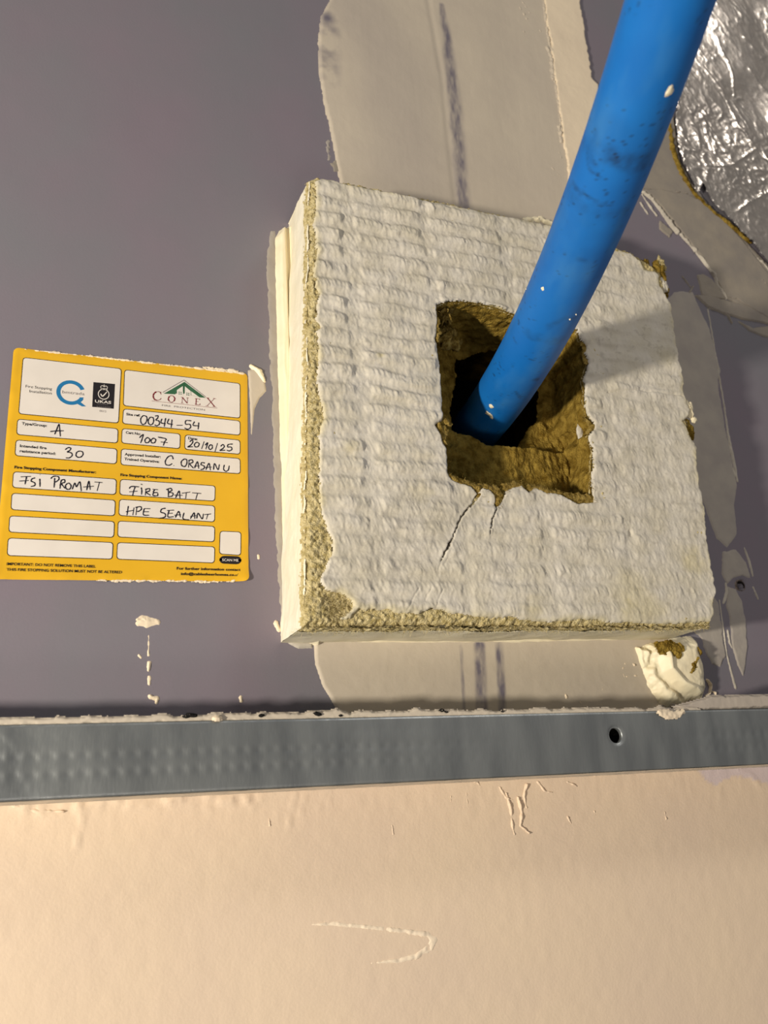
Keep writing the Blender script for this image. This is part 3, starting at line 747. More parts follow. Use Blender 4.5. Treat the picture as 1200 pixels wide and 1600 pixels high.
# deeper tunnel behind the opening
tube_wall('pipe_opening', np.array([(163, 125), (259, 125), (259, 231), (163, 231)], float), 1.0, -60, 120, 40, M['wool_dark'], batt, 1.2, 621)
box_mesh('cavity_end', 152, 270, 114, 244, -61, -60, M['dark'], batt)  # closes the tunnel, its shade put into the near-black colour
# torn wool lip at the lower rim of the hole and shreds at its left
LIP = [([(703, 744), (716, 753), (735, 760), (752, 764)], [1.5, 2.2, 2.4, 2.0], 1.2), ([(744, 764), (748, 772)], [2.2, 2.2], 2.0),
       ([(756, 762), (770, 766), (780, 776), (777, 786)], [1.6, 2.8, 2.4, 1.0], 1.6), ([(790, 762), (804, 758), (816, 760)], [1.6, 1.4, 1.2], 1.0),
       ([(828, 762), (848, 766), (872, 772)], [1.2, 1.8, 1.8], 1.0), ([(872, 774), (894, 780), (924, 780)], [1.4, 2.6, 2.4], 1.0),
       ([(686, 662), (692, 676), (694, 690)], [1.6, 2.4, 1.0], 0.9), ([(684, 500), (684, 530)], [0.8, 1.1], 0.6), ([(914, 655), (925, 666), (920, 676)], [1.0, 1.8, 1.0], 0.8),
       ([(908, 530), (914, 548), (916, 568)], [0.9, 1.4, 1.0], 0.8), ([(694, 655), (700, 662)], [1.6, 1.2], 1.0)]
for k, (p, w, t) in enumerate(LIP):
    stroke('wool_lip', p, w, t, mat('torn_wool_%d' % k, lin(176, 150, 84), lin(110, 88, 34), 0.95, 500, 1.0, 1500, spec=0.05, bdist=0.001) if k == 0 else bpy.data.materials['torn_wool_0'], batt, 0.3, 0.8, 640 + k, h0=BH - 0.4)
TW = bpy.data.materials['torn_wool_0']
# pale shreds caught inside, upper left
def shred(px, py, h, r, seed, m=TW, parent=batt, name='wool_tuft', st=1.0, amp=0.45):
    c = W(px, py, h); u, v = np.meshgrid(np.linspace(0, 2 * math.pi, 41)[:-1], np.linspace(0, math.pi, 20))
    rr = r * (1 + amp * fbm(np.cos(u) * 3 + 5, np.sin(u) * np.sin(v) * 3 + v, 0.9, 4, seed))
    X = c[0] + rr * np.cos(u) * np.sin(v); Z = c[1] + st * rr * np.sin(u) * np.sin(v); H = h + 0.55 * rr * np.cos(v)
    V = np.stack([X, Z, H], -1).reshape(-1, 3); idx = np.arange(40 * 20).reshape(20, 40)
    q = np.stack([idx[:-1], idx[1:], np.roll(idx[1:], -1, 1), np.roll(idx[:-1], -1, 1)], -1).reshape(-1, 4)
    return mesh_np(name, V, q, m, parent)
shred(703, 530, 21, 4.2, 701, amp=0.8)
shred(697, 488, 27, 3.2, 702, st=1.7, amp=0.7)
shred(714, 536, 20, 2.0, 703, amp=0.9)
o = shred(907, 676, 24, 1.9, 704, m=M['coat'], name='coating_flake', st=2.6, amp=0.15)
def s_hole():
    i = random.randrange(len(HP)); p = HP[i] + (HP[(i + 1) % len(HP)] - HP[i]) * random.random()
    c = HP.mean(0); d = c - p
    return (p[0], p[1], BH - random.uniform(0.2, 2.5)), (d[0] * .02 + random.gauss(0, .6), d[1] * .02 + random.gauss(0, .6), random.gauss(0, .2))
fibres('wool_fibre', 700, s_hole, TW, batt, 0.8, 2.6)
def s_lip():
    p = HP[random.randrange(24, 44)]
    return (p[0] + random.gauss(0, 1.2), p[1] + random.gauss(0.3, 1.0), BH + random.uniform(-.5, 1.2)), (random.gauss(0, 1), random.gauss(0, .7), .2)
fibres('wool_fibre', 500, s_lip, TW, batt, 0.8, 2.4)
# tufts hanging off the right side
shred(1030, 428, 30, 3.8, 711, m=M['wool'], st=1.5, amp=0.6)
shred(1032, 415, 30, 2.4, 712, m=M['wool_pale'], st=1.8, amp=0.6)
shred(1008, 412, 30, 2.2, 713, m=M['wool'], amp=0.6)
shred(1040, 456, 29, 2.0, 714, m=M['wool'], st=1.8, amp=0.6)
shred(1036, 446, 31, 2.6, 715, m=M['coat'], name='coating_flake', st=1.5, amp=0.25)
shred(1074, 674, 30, 3.0, 716, m=M['wool'], st=1.8, amp=0.5)
shred(1076, 640, 31.5, 2.4, 717, m=M['sealant'], name='coating_flake', st=1.9, amp=0.3)
shred(1084, 656, 31, 1.6, 718, m=M['sealant'], name='coating_flake', amp=0.3)

# ------------------------------------------------------------------ sealant round the batt
sb = blob('sealant_bead', [(430, 372), (436, 360), (446, 356), (462, 362), (470, 352), (500, 352), (500, 1012), (476, 1006), (460, 1000), (450, 975), (444, 900), (440, 800), (437, 700), (433, 560), (430, 450)],
          5.4, M['sealant'], None, 0.45, 2.0, 0.3, 8, 0.10, 10, 801,
          extra=lambda x, z: -2.6 * smooth(1.8, 0.1, np.abs(x - np.interp(z, [70, 170, 270], [W(463, 960)[0], W(456, 680)[0], W(447, 400)[0]]))) + 0.15 * fbm(x * 3, z * 0.2, 3, 3, 803))
tag(sb, 'thick cream sealant bead running down the left side of the white batt', 'sealant')
sb = blob('sealant_bead', [(440, 985), (470, 996), (560, 1006), (800, 1006), (1040, 1000), (1040, 960), (700, 960), (470, 960)], 1.8, M['sealant'], None, 0.5, 1.2, 0.2, 6, 0.06, 8, 811)
tag(sb, 'thin smoothed sealant line along the bottom edge of the white batt', 'sealant')

# lump of sealant at the lower right corner
lump_p = [(998, 1010), (1020, 1002), (1045, 996), (1070, 992), (1088, 990), (1096, 1004), (1098, 1020), (1104, 1040), (1106, 1060), (1108, 1078), (1102, 1092), (1092, 1100), (1068, 1106), (1040, 1104), (1032, 1096), (1022, 1080), (1012, 1060), (1008, 1040)]
lump = thing('sealant_lump', 'lumpy cream sealant blob with brown wool stuck in it under batt lower right corner', 'sealant', (*W(1058, 1050), 0))
LP = WP(lump_p, 4)
lc = W(1062, 1045, 6)
def lump_fn(x, z):
    d = sdf_poly(x, z, LP) + 0.5 * fbm(x, z, 3, 3, 821)
    h = -0.5 + 9.0 * np.sqrt(np.clip(smooth(-0.2, 9, d), 0, 1)) + 0.4 * fbm(x, z, 9, 2, 823)
    # a crescent valley swept by the gun nozzle
    v, _ = dist_line(x, z, WP([(1024, 1030), (1030, 1052), (1044, 1072), (1068, 1088), (1090, 1096)], 4))
    h = h - 3.2 * smooth(3.6, 0.2, v)
    v, _ = dist_line(x, z, WP([(1036, 1020), (1040, 1046), (1060, 1070), (1088, 1084)], 4))
    h = h + 1.8 * smooth(2.4, 0.0, v)
    v, _ = dist_line(x, z, WP([(1016, 1012), (1018, 1040)], 4)); h = h - 2.0 * smooth(2.2, 0, v)
    v, _ = dist_line(x, z, WP([(1002, 1012), (1010, 1040)], 4)); h = h + 1.0 * smooth(1.2, 0, v)
    return h + 0.06 * fbm(x * 2, z * 2, 2, 3, 825), d > -0.4, {}
field('sealant_body', bounds(LP, 2), 0.35, lump_fn, M['sealant'], lump)
def tuft(pts, w, h0, seed):
    P = WP(pts, h0)
    def fn(x, z):
        d, ww = dist_line(x, z, P, w); t = 1 - (d + 1.0 * fbm(x, z, 2.4, 4, seed)) / ww
        return h0 - 0.8 + 2.0 * np.sqrt(np.clip(t, 0, 1)) + 0.6 * fbm(x, z, 1.3, 4, seed + 1), t > -0.05, {}
    return field('wool_tuft', bounds(P, 5), 0.3, fn, M['wool'], lump)
tuft([(1032, 1010), (1048, 1012), (1064, 1012)], [3.0, 3.8, 2.4], 8.2, 831)
tuft([(1054, 1020), (1062, 1022)], [2.6, 2.0], 8.4, 832)
tuft([(1086, 1010), (1094, 1020)], [1.6, 1.4], 6.5, 833)
tuft([(1090, 1028), (1084, 1042), (1080, 1050)], [1.6, 2.2, 1.8], 8.0, 834)
stroke('sealant_skirt', [(1022, 1104), (1040, 1100), (1062, 1106), (1088, 1104), (1110, 1096)], [1.0, 2.2, 2.0, 2.6, 1.6], 3.0, M['skim'], lump, 0.35, 0.5, 836)
stroke('sealant_curl', [(1104, 1062), (1110, 1072), (1108, 1084), (1102, 1088)], [0.5, 0.7, 0.6, 0.4], 2.0, M['cream'], lump, 0.25, 0.1, 837)
stroke('sealant_curl', [(1110, 1080), (1117, 1082), (1118, 1088)], [0.3, 0.35, 0.3], 1.0, M['cream'], lump, 0.2, 0.05, 838)
for k, (p, w) in enumerate([([(975, 1038), (970, 1048), (974, 1058)], [1.0, .7, .9]), ([(984, 1034), (990, 1040)], .7), ([(978, 1058), (996, 1056)], [.5, .7]), ([(996, 1036), (1008, 1050)], [1.0, 2.0]), ([(882, 1084), (884, 1090)], [1.0, 1.3]),
                           ([(940, 1076), (937, 1088)], [.4, .5]), ([(905, 1098), (908, 1100)], .7)]):
    stroke('compound_crumb', p, w, 1.5 if k != 3 else 0.9, M['cream'], wall, 0.28, 0.3, 850 + k)

# ------------------------------------------------------------------ blue pipe
PR = 12.0
PC = np.array([[210.1, 183.0, -4.3], [-38.0, -5.5, 208.0], [-14.3, 29.8, 4.6]])
def pipe_pt(t):
    t = np.asarray(t)[..., None]
    q = np.where(t < 0, 0, t)
    return PC[0] + PC[1] * t + PC[2] * q ** 2
pipe = thing('water_pipe', 'smooth blue plastic water pipe coming out of the hole in the white batt', 'pipe', (210, 183, -55))
nt_, na = 420, 80
ts = np.linspace(-0.25, 1.22, nt_)
cc = pipe_pt(ts); tg = np.gradient(cc, axis=0); tg /= np.linalg.norm(tg, axis=1)[:, None]
up = np.array([0, 1.0, 0]); e1 = np.cross(up, tg); e1 /= np.linalg.norm(e1, axis=1)[:, None]; e2 = np.cross(tg, e1)
an = np.linspace(0, 2 * math.pi, na, endpoint=False)
def tube_pts(r):
    return cc[:, None, :] + r * (np.cos(an)[None, :, None] * e1[:, None, :] + np.sin(an)[None, :, None] * e2[:, None, :])
U_, A_ = np.meshgrid(ts * 210, an * PR, indexing='ij')
Vo = tube_pts(PR + 0.0)
dsp = 0.06 * fbm(U_, A_, 14, 3, 901)
Vo = Vo + dsp[..., None] * (Vo - cc[:, None, :]) / PR
def proj(V):
    d = V - np.array([0, 0, CAMH]); c = d @ np.array([AX, AU, AN])
    return 600 + F * c[..., 0] / c[..., 2], 800 + F * c[..., 1] / c[..., 2]
def proj(V):
    d = V - np.array([0, 0, CAMH])
    c = d[..., 0:1] * AX + d[..., 1:2] * AU + d[..., 2:3] * AN
    return 600 + F * c[..., 0] / c[..., 2], 800 + F * c[..., 1] / c[..., 2]
def ray_to_pipe(px, py):
    """nearest outer-surface point of the pipe under a photo pixel: its (length, angle) coordinates"""
    X, Y = proj(Vo)
    toward = ((np.array([0, 0, CAMH]) - Vo) * (Vo - cc[:, None, :])).sum(-1) > 0
    D = np.where(toward, (X - px) ** 2 + (Y - py) ** 2, 1e9)
    i, j = np.unravel_index(D.argmin(), D.shape)
    return i, j
scuff = np.zeros(Vo.shape[:2])
def add_scuff(pts, w, a, seed):
    global scuff
    q = [ray_to_pipe(*p) for p in pts]
    P = [(ts[i] * 210, an[j] * PR) for i, j in q]
    d, ww = dist_line(U_ + 0.8 * fbm(U_, A_, 3, 3, seed), A_, P, w)
    scuff = np.maximum(scuff, a * smooth(1.4, 0.0, d / ww) * (0.75 + 0.5 * fbm(U_, A_, 2.0, 3, seed + 1)))
for k, (p, w, a_) in enumerate([
        ([(955, 246), (975, 256), (1000, 262)], 3.4, .6), ([(985, 250), (1012, 250)], 3.0, .4), ([(905, 215), (925, 230), (930, 250)], 3.0, .3), ([(890, 300), (930, 330), (975, 330)], 3.0, .25), ([(918, 240), (920, 262), (935, 280)], 0.9, .55), ([(895, 285), (915, 308), (945, 318)], 0.9, .4),
        ([(950, 321), (953, 322)], 0.9, .9), ([(930, 210), (934, 220)], 2.0, .3), ([(806, 488), (812, 470), (820, 462)], 2.2, .4), ([(825, 520), (840, 528)], 2.4, .4),
        ([(862, 532), (880, 530)], 2.6, .45), ([(834, 592), (840, 594)], 1.4, .75), ([(806, 612), (812, 622), (826, 622)], 0.8, .65), ([(803, 526), (806, 538)], 0.7, .5), ([(798, 569), (802, 572)], 0.6, .6),
        ([(858, 510), (880, 500), (900, 496)], 1.6, .3), ([(905, 405), (915, 408)], 1.6, .3), ([(898, 218), (892, 228)], 1.2, .4)]):
    add_scuff(p, w, a_, 910 + k * 3)
sp = smooth(0.92, 1.0, fbm(U_, A_, 0.8, 2, 961)) * smooth(-.2, .6, fbm(U_, A_, 18, 2, 963))
scuff = np.clip(scuff + 0.6 * sp + 0.12 * np.clip(fbm(U_, A_, 16, 4, 965), 0, 1), 0, 1)
pale = np.clip(0.35 * (fbm(U_ * 0.4, A_, 8, 4, 967) - 0.1), 0, 0.35)
Vi = tube_pts(PR - 2.3)
V = np.concatenate([Vo.reshape(-1, 3), Vi.reshape(-1, 3)])
idx = np.arange(nt_ * na).reshape(nt_, na); nn = nt_ * na
q1_ = np.stack([idx[:-1], np.roll(idx[:-1], -1, 1), np.roll(idx[1:], -1, 1), idx[1:]], -1).reshape(-1, 4)
q2_ = (q1_ + nn)[:, ::-1]
ends = []
for row, s in ((0, 1), (nt_ - 1, -1)):
    r0 = idx[row]; ends.append(np.stack([r0, r0 + nn, np.roll(r0, -1) + nn, np.roll(r0, -1)], -1)[:, ::s])
mesh_np('pipe_wall', V, np.concatenate([q1_, q2_] + ends), M['pipe'], pipe, attrs={'scuff': np.r_[scuff.ravel(), np.zeros(nn)], 'pale': np.r_[pale.ravel(), np.zeros(nn)]})
def splash(px, py, ru, ra, seed, tilt=0.0, thick=0.45):
    i, j = ray_to_pipe(px, py); u0, a0 = ts[i] * 210, an[j] * PR
    u, v = np.meshgrid(np.linspace(-1.3, 1.3, 22), np.linspace(-1.3, 1.3, 22))
    r = np.hypot(u, v) + 0.35 * fbm(u, v, 0.7, 3, seed)
    h = -0.1 + (thick + 0.1) * np.sqrt(np.clip(1 - r, 0, 1))
    cu, su = math.cos(tilt), math.sin(tilt)
    uu = u0 + ru * (u * cu) - ra * v * su; aa = a0 + ra * (v * cu) + ru * u * su
    tt = uu / 210; c = pipe_pt(tt)
    f = lambda A: np.stack([np.interp(tt.ravel(), ts, A[:, k]).reshape(tt.shape) for k in range(3)], -1)
    E1, E2 = f(e1), f(e2); th = aa / PR
    P = c + (PR + 0.05 + h)[..., None] * (np.cos(th)[..., None] * E1 + np.sin(th)[..., None] * E2)
    idx = np.arange(22 * 22).reshape(22, 22); q = np.stack([idx[:-1, :-1], idx[:-1, 1:], idx[1:, 1:], idx[1:, :-1]], -1).reshape(-1, 4)
    k = (r < 1.15).ravel(); q = q[k[q].all(1)]
    us = np.unique(q); mp = np.zeros(484, int); mp[us] = np.arange(len(us))
    mesh_np('paint_splash', P.reshape(-1, 3)[us], mp[q], M['sealant'], pipe)
splash(1045, 142, 1.9, 1.2, 971, 0.2)
splash(769, 636, 1.5, 1.2, 973)
splash(764, 648, 1.3, 1.7, 975)
splash(768, 653, 0.9, 0.9, 976)
splash(848, 450, 0.9, 0.6, 977)
splash(891, 500, 0.35, 0.35, 979); splash(822, 452, 0.2, 0.2, 981); splash(900, 491, 0.25, 0.25, 983)

# ------------------------------------------------------------------ the yellow label
lab = thing('installation_label', 'square yellow and white fire stopping sticker with handwriting, stuck on the grey board at left', 'label', (*W(195, 730), 0.2))
LB = 0.55
def rc(name, c4, r, h, m, parent, thick=0.0, n=8, jag=0):
    """rounded quadrilateral through four corners (X,Z)"""
    c4 = np.asarray(c4, float); out = []
    for i in range(4):
        p = c4[i]; a_ = c4[i - 1] - p; b = c4[(i + 1) % 4] - p
        a_ /= np.linalg.norm(a_); b /= np.linalg.norm(b)
        for k in range(n + 1):
            s = k / n
            out.append(p + a_ * r * (1 - s) ** 2 + b * r * s ** 2)
    out = np.array(out); c = out.mean(0); N_ = len(out)
    V = [(c[0], c[1], h)] + [(x, z, h) for x, z in out]; T = [(0, 1 + i, 1 + (i + 1) % N_) for i in range(N_)]
    if thick:
        V += [(x, z, h - thick) for x, z in out]
        for i in range(N_): j = (i + 1) % N_; T += [(1 + i, 1 + N_ + i, 1 + N_ + j), (1 + i, 1 + N_ + j, 1 + j)]
    o = mesh_np(name, V, T, m, parent, shade=False)
    ORIG[o.name] = ORIG[parent.name]
    return o
def sub(o, parent):
    return o
def c0(x, y): return (x / 2.857, 520 + y / 2.857)          # crop coordinates used while measuring
def c2_(x, y): return (x / 6, 530 + y / 6)
def c3_(x, y): return (180 + x / 5.4545, 560 + y / 5.4545)
def c4_(x, y): return (x / 6, 720 + y / 6)
def c5_(x, y): return (180 + x / 5.4545, 730 + y / 5.4545)
lc4 = WP([(21.5, 542.5), (387, 582.5), (388.5, 908.5), (-10, 905)], LB)
# backing sheet as a fine grid so its edges can be slightly ruffled and one corner lifted
ru = lc4
def back_sheet():
    n = 90
    s, t = np.meshgrid(np.linspace(0, 1, n), np.linspace(0, 1, n))
    P = (ru[0][None, None] * ((1 - s) * (1 - t))[..., None] + ru[1][None, None] * (s * (1 - t))[..., None]
         + ru[2][None, None] * (s * t)[..., None] + ru[3][None, None] * ((1 - s) * t)[..., None])
    # round the corners by pulling the border in
    R = 0.022
    sx = np.minimum(s, 1 - s); tz = np.minimum(t, 1 - t)
    k = np.clip((R - sx) / R, 0, 1); l = np.clip((R - tz) / R, 0, 1)
    m_ = np.maximum(np.hypot(k, l) / np.maximum(np.maximum(k, l), 1e-9), 1.0)
    dx = np.where((k > 0) & (l > 0), (k - k / m_) * R, 0) * np.sign(0.5 - s)
    dz = np.where((k > 0) & (l > 0), (l - l / m_) * R, 0) * np.sign(0.5 - t)
    P = P + dx[..., None] * (ru[1] - ru[0]) + dz[..., None] * (ru[3] - ru[0])
    e = np.minimum(np.minimum(s, 1 - s), np.minimum(t, 1 - t))
    h = LB - 0.05 + 0.35 * smooth(0.03, 0, e) * np.clip(fbm(s * 100, t * 100, 9, 3, 1001), 0, 1) + 1.2 * smooth(0.93, 1.0, s) * smooth(0.93, 1.0, t) - 0.3 * smooth(0.012, 0, e)
    idx = np.arange(n * n).reshape(n, n); q = np.stack([idx[:-1, :-1], idx[1:, :-1], idx[1:, 1:], idx[:-1, 1:]], -1).reshape(-1, 4)
    V = np.concatenate([P.reshape(-1, 2), h.reshape(-1, 1)], 1)
    return mesh_np('backing', V, q, M['yellow'], lab)
back_sheet()
# bright torn rim of the sticker, top and bottom
for k, (p, w) in enumerate([([(30, 545), (120, 554), (250, 569), (330, 578), (380, 584)], [.1, .15, .2, .4, .5]), ([(150, 907), (200, 907), (300, 908), (350, 909), (384, 904)], [.1, .3, .15, .3, .3]),
                            ([(318, 574), (340, 576), (372, 581)], [.2, .6, .5])]):
    o = stroke('ragged_rim', p, w, 0.35, M['cream'], lab, 0.2, 0.45, 1010 + k, h0=LB - .1)

def field_box(pts, black=False):
    P = WP([c0(*p) for p in pts], LB)
    d = (P[1] - P[0]); d /= np.linalg.norm(d); e = (P[3] - P[0]); e /= np.linalg.norm(e); k = 0.28
    G = P + np.array([-d - e, d - e, d + e, -d + e]) * k
    fr = rc('printed_frame' if not black else 'caption_bar', G, 1.5 if not black else 2.2, LB + 0.05, M['ink'], lab)
    if not black:
        g = rc('writing_field', P, 1.3, LB + 0.10, M['white'], fr)
    return fr
boxes = {
    'logo_l': [(105, 112), (540, 162), (527, 402), (85, 360)], 'logo_r': [(558, 167), (1070, 228), (1070, 380), (552, 324)],
    'site': [(553, 341), (1070, 395), (1070, 456), (548, 404)], 'type': [(80, 387), (525, 430), (523, 491), (76, 453)],
    'cert': [(547, 429), (803, 453), (801, 516), (544, 491)], 'date': [(828, 457), (1070, 481), (1070, 541), (826, 519)],
    'intend': [(73, 480), (521, 520), (518, 584), (69, 547)], 'appr': [(543, 520), (1070, 563), (1071, 628), (541, 588)],
    'm1': [(62, 622), (518, 655), (515, 721), (57, 689)], 'm2': [(55, 718), (513, 749), (510, 816), (51, 788)],
    'm3': [(45, 819), (509, 844), (506, 912), (41, 888)], 'm4': [(38, 918), (503, 938), (499, 1009), (34, 993)],
    'n1': [(539, 656), (959, 685), (957, 750), (536, 722)], 'n2': [(535, 745), (957, 774), (956, 843), (532, 814)],
    'n3': [(529, 842), (957, 866), (955, 932), (527, 910)], 'n4': [(526, 938), (957, 957), (955, 1026), (523, 1009)],
    'qr': [(984, 887), (1074, 891), (1073, 992), (981, 986)]}
for b in boxes.values(): field_box(b)
field_box([(984, 998), (1075, 1001), (1073, 1031), (981, 1027)], black=True)

TH = LB + 0.15
def text(s, a_, b, cap, m=None, h=TH, bold=0.0, name='printed_text', spacing=1.0):
    """s written from pixel a_ to pixel b along the baseline, cap height in photo pixels"""
    cu = bpy.data.curves.new('t', 'FONT'); cu.body = s; cu.size = 1.0; cu.offset = bold; cu.space_character = spacing; cu.resolution_u = 3
    ob = bpy.data.objects.new('t', cu); C.objects.link(ob)
    dg = bpy.context.evaluated_depsgraph_get(); me0 = ob.evaluated_get(dg).to_mesh()
    me0.calc_loop_triangles()
    n = len(me0.vertices); co = np.zeros(n * 3); me0.vertices.foreach_get('co', co); co = co.reshape(-1, 3)
    T = np.zeros(len(me0.loop_triangles) * 3, np.int32); me0.loop_triangles.foreach_get('vertices', T); T = T.reshape(-1, 3)
    ob.evaluated_get(dg).to_mesh_clear()
    bpy.data.objects.remove(ob); bpy.data.curves.remove(cu)
    x0, x1 = co[:, 0].min(), co[:, 0].max()
    A = np.array(W(*a_, h)); B = np.array(W(*b, h)); d = B - A
    upv = np.array(W(a_[0], a_[1] - cap, h)) - A; nv = np.array([-d[1], d[0]]) / np.linalg.norm(d); ch = abs(upv @ nv)
    u = (co[:, 0] - x0) / (x1 - x0)
    P = A + u[:, None] * d + (co[:, 1] / 0.70)[:, None] * nv * ch
    V = np.concatenate([P, np.full((n, 1), h)], 1)
    return mesh_np(name, V, T, m or M['ink'], lab, shade=False)
text('Fire Stopping', c2_(240, 452), c2_(487, 478), 4.2)
text('Installation', c2_(276, 498), c2_(484, 518), 4.2)
text('Type/Group:', c2_(204, 800), c2_(440, 822), 4.0, bold=0.03)
text('Intended fire', c2_(186, 1010), c2_(436, 1032), 4.0, bold=0.03)
text('resistance period:', c2_(184, 1058), c2_(522, 1084), 4.0, bold=0.03)
text('Site ref:', c3_(94, 484), c3_(212, 496), 3.8, bold=0.03)
text('Cert No:', c3_(90, 640), c3_(216, 654), 3.8, bold=0.03)
text('Date:', c3_(622, 688), c3_(702, 698), 3.8, bold=0.03)
text('Approved Installer:', c3_(80, 826), c3_(388, 848), 3.8, bold=0.03)
text('Trained Operative:', c3_(78, 866), c3_(376, 890), 3.8, bold=0.03)
text('Fire Stopping Component Manufacturer:', c4_(134, 70), c4_(898, 118), 4.0, bold=0.03)
text('Fire Stopping Component Name:', c5_(44, 74), c5_(568, 106), 3.8, bold=0.03)
text('IMPORTANT: DO NOT REMOVE THIS LABEL', c4_(62, 978), c4_(896, 1002), 4.2, bold=0.018)
text('THIS FIRE STOPPING SOLUTION MUST NOT BE ALTERED', c4_(60, 1030), c4_(1142, 1056), 4.2, bold=0.018)
text('For further information contact', c5_(524, 872), c5_(1068, 884), 4.0, bold=0.026)
text('info@cablesheerhomes.co.uk', c5_(560, 918), c5_(1068, 928), 4.0, bold=0.026)
text('SCAN ME', c5_(912, 800), c5_(1050, 804), 4.0, m=M['white'], bold=0.01)

def flat(name, pts, h, m):
    """filled polygon (X,Z list) by ear clipping through mathutils"""
    from mathutils.geometry import tessellate_polygon
    T = tessellate_polygon([[Vector((p[0], p[1], 0)) for p in pts]])
    return mesh_np(name, [(p[0], p[1], h) for p in pts], [tuple(t) for t in T], m, lab, shade=False)
def ribbon_geo(P, w, V, Q, h):
    P = np.asarray(P, float)
    # smooth with Catmull-Rom
    if len(P) > 2:
        E_ = np.vstack([2 * P[0] - P[1], P, 2 * P[-1] - P[-2]]); out = []
        for i in range(1, len(E_) - 2):
            for t in np.linspace(0, 1, 5, endpoint=False):
                a_, b, c, d = E_[i - 1:i + 3]
                out.append(0.5 * (2 * b + (c - a_) * t + (2 * a_ - 5 * b + 4 * c - d) * t * t + (3 * b - a_ - 3 * c + d) * t ** 3))
        P = np.array(out + [E_[-2]])
    tg_ = np.gradient(P, axis=0); L_ = np.linalg.norm(tg_, axis=1)[:, None] + 1e-9; nr = np.stack([-tg_[:, 1], tg_[:, 0]], 1) / L_
    b0 = len(V); k = len(P); ww = w * (1 + 0.15 * np.sin(np.arange(k) * 1.3))
    ww[0] *= 0.7; ww[-1] *= 0.6
    for i in range(k):
        V.append((*(P[i] - nr[i] * ww[i]), h)); V.append((*(P[i] + nr[i] * ww[i]), h))
    for i in range(k - 1): Q.append((b0 + 2 * i, b0 + 2 * i + 1, b0 + 2 * i + 3, b0 + 2 * i + 2))
def ribbons(name, fc, strokes, w, m, h=TH + 0.03):
    V = []; Q = []
    for k_, s in enumerate(strokes):
        ribbon_geo(WP([fc(*p) for p in s], h), w, V, Q, h + 0.004 * (k_ % 5))
    return mesh_np(name, V, Q, m, lab, shade=False)
IW = 0.23
ribbons('handwriting', c2_, [[(512, 892), (530, 850), (552, 798), (560, 850), (566, 912)], [(470, 866), (520, 860), (598, 858)]], IW, M['pen'])
ribbons('handwriting', c2_, [[(610, 1036), (640, 1016), (664, 1024), (650, 1046), (630, 1056), (668, 1066), (676, 1090), (650, 1112), (616, 1112)],
                             [(744, 1048), (720, 1060), (712, 1088), (728, 1106), (758, 1104), (778, 1080), (772, 1056), (744, 1048)]], IW, M['pen'])
ribbons('handwriting', c3_, [
    [(240, 486), (220, 508), (218, 540), (232, 562), (254, 556), (270, 526), (266, 496), (240, 486)],
    [(300, 500), (284, 520), (282, 548), (298, 566), (318, 558), (328, 530), (322, 506), (300, 500)],
    [(340, 492), (364, 488), (362, 508), (346, 524), (372, 534), (376, 560), (354, 574), (336, 566)],
    [(398, 514), (390, 548), (430, 556)], [(430, 508), (422, 550), (418, 582)],
    [(458, 514), (446, 552), (492, 562)], [(484, 520), (480, 560), (476, 592)],
    [(522, 570), (574, 570)],
    [(650, 532), (604, 530), (600, 560), (636, 562), (642, 588), (616, 604), (590, 592)],
    [(676, 538), (664, 570), (716, 574)], [(712, 546), (710, 576), (706, 606)]], IW, M['pen'])
ribbons('handwriting', c3_, [
    [(206, 676), (238, 648), (228, 690), (216, 722)], [(276, 672), (254, 692), (258, 716), (282, 716), (296, 692), (276, 672)],
    [(326, 678), (306, 696), (310, 718), (334, 718), (346, 694), (326, 678)], [(364, 670), (432, 686), (420, 712), (410, 744)], [(388, 712), (446, 718)]], IW, M['pen'])
ribbons('handwriting', c3_, [
    [(634, 710), (654, 696), (662, 712), (642, 740), (618, 754), (662, 752)], [(696, 712), (676, 730), (680, 752), (704, 752), (716, 728), (696, 712)],
    [(758, 708), (736, 772)], [(766, 740), (788, 718), (772, 774)], [(812, 734), (796, 756), (806, 776), (826, 766), (826, 742), (812, 734)],
    [(872, 722), (850, 796)], [(898, 750), (916, 734), (930, 748), (918, 768), (892, 784), (938, 782)],
    [(1002, 730), (964, 734), (958, 754), (988, 756), (994, 776), (972, 788), (950, 782)]], IW, M['pen'])
ribbons('handwriting', c3_, [
    [(494, 860), (484, 832), (454, 836), (428, 872), (432, 904), (462, 910), (486, 896)], [(498, 912), (502, 914)],
    [(590, 856), (564, 878), (566, 910), (592, 922), (610, 896), (608, 864), (590, 856)],
    [(630, 866), (624, 930)], [(622, 872), (652, 864), (662, 884), (636, 900), (668, 936)],
    [(676, 936), (700, 880), (712, 940)], [(672, 918), (720, 916)],
    [(764, 892), (740, 888), (730, 904), (758, 918), (754, 940), (726, 948)],
    [(772, 950), (798, 894), (812, 954)], [(762, 930), (822, 926)],
    [(838, 950), (846, 896), (876, 948), (888, 902)],
    [(930, 906), (924, 944), (942, 962), (964, 950), (972, 914)]], IW, M['pen'])
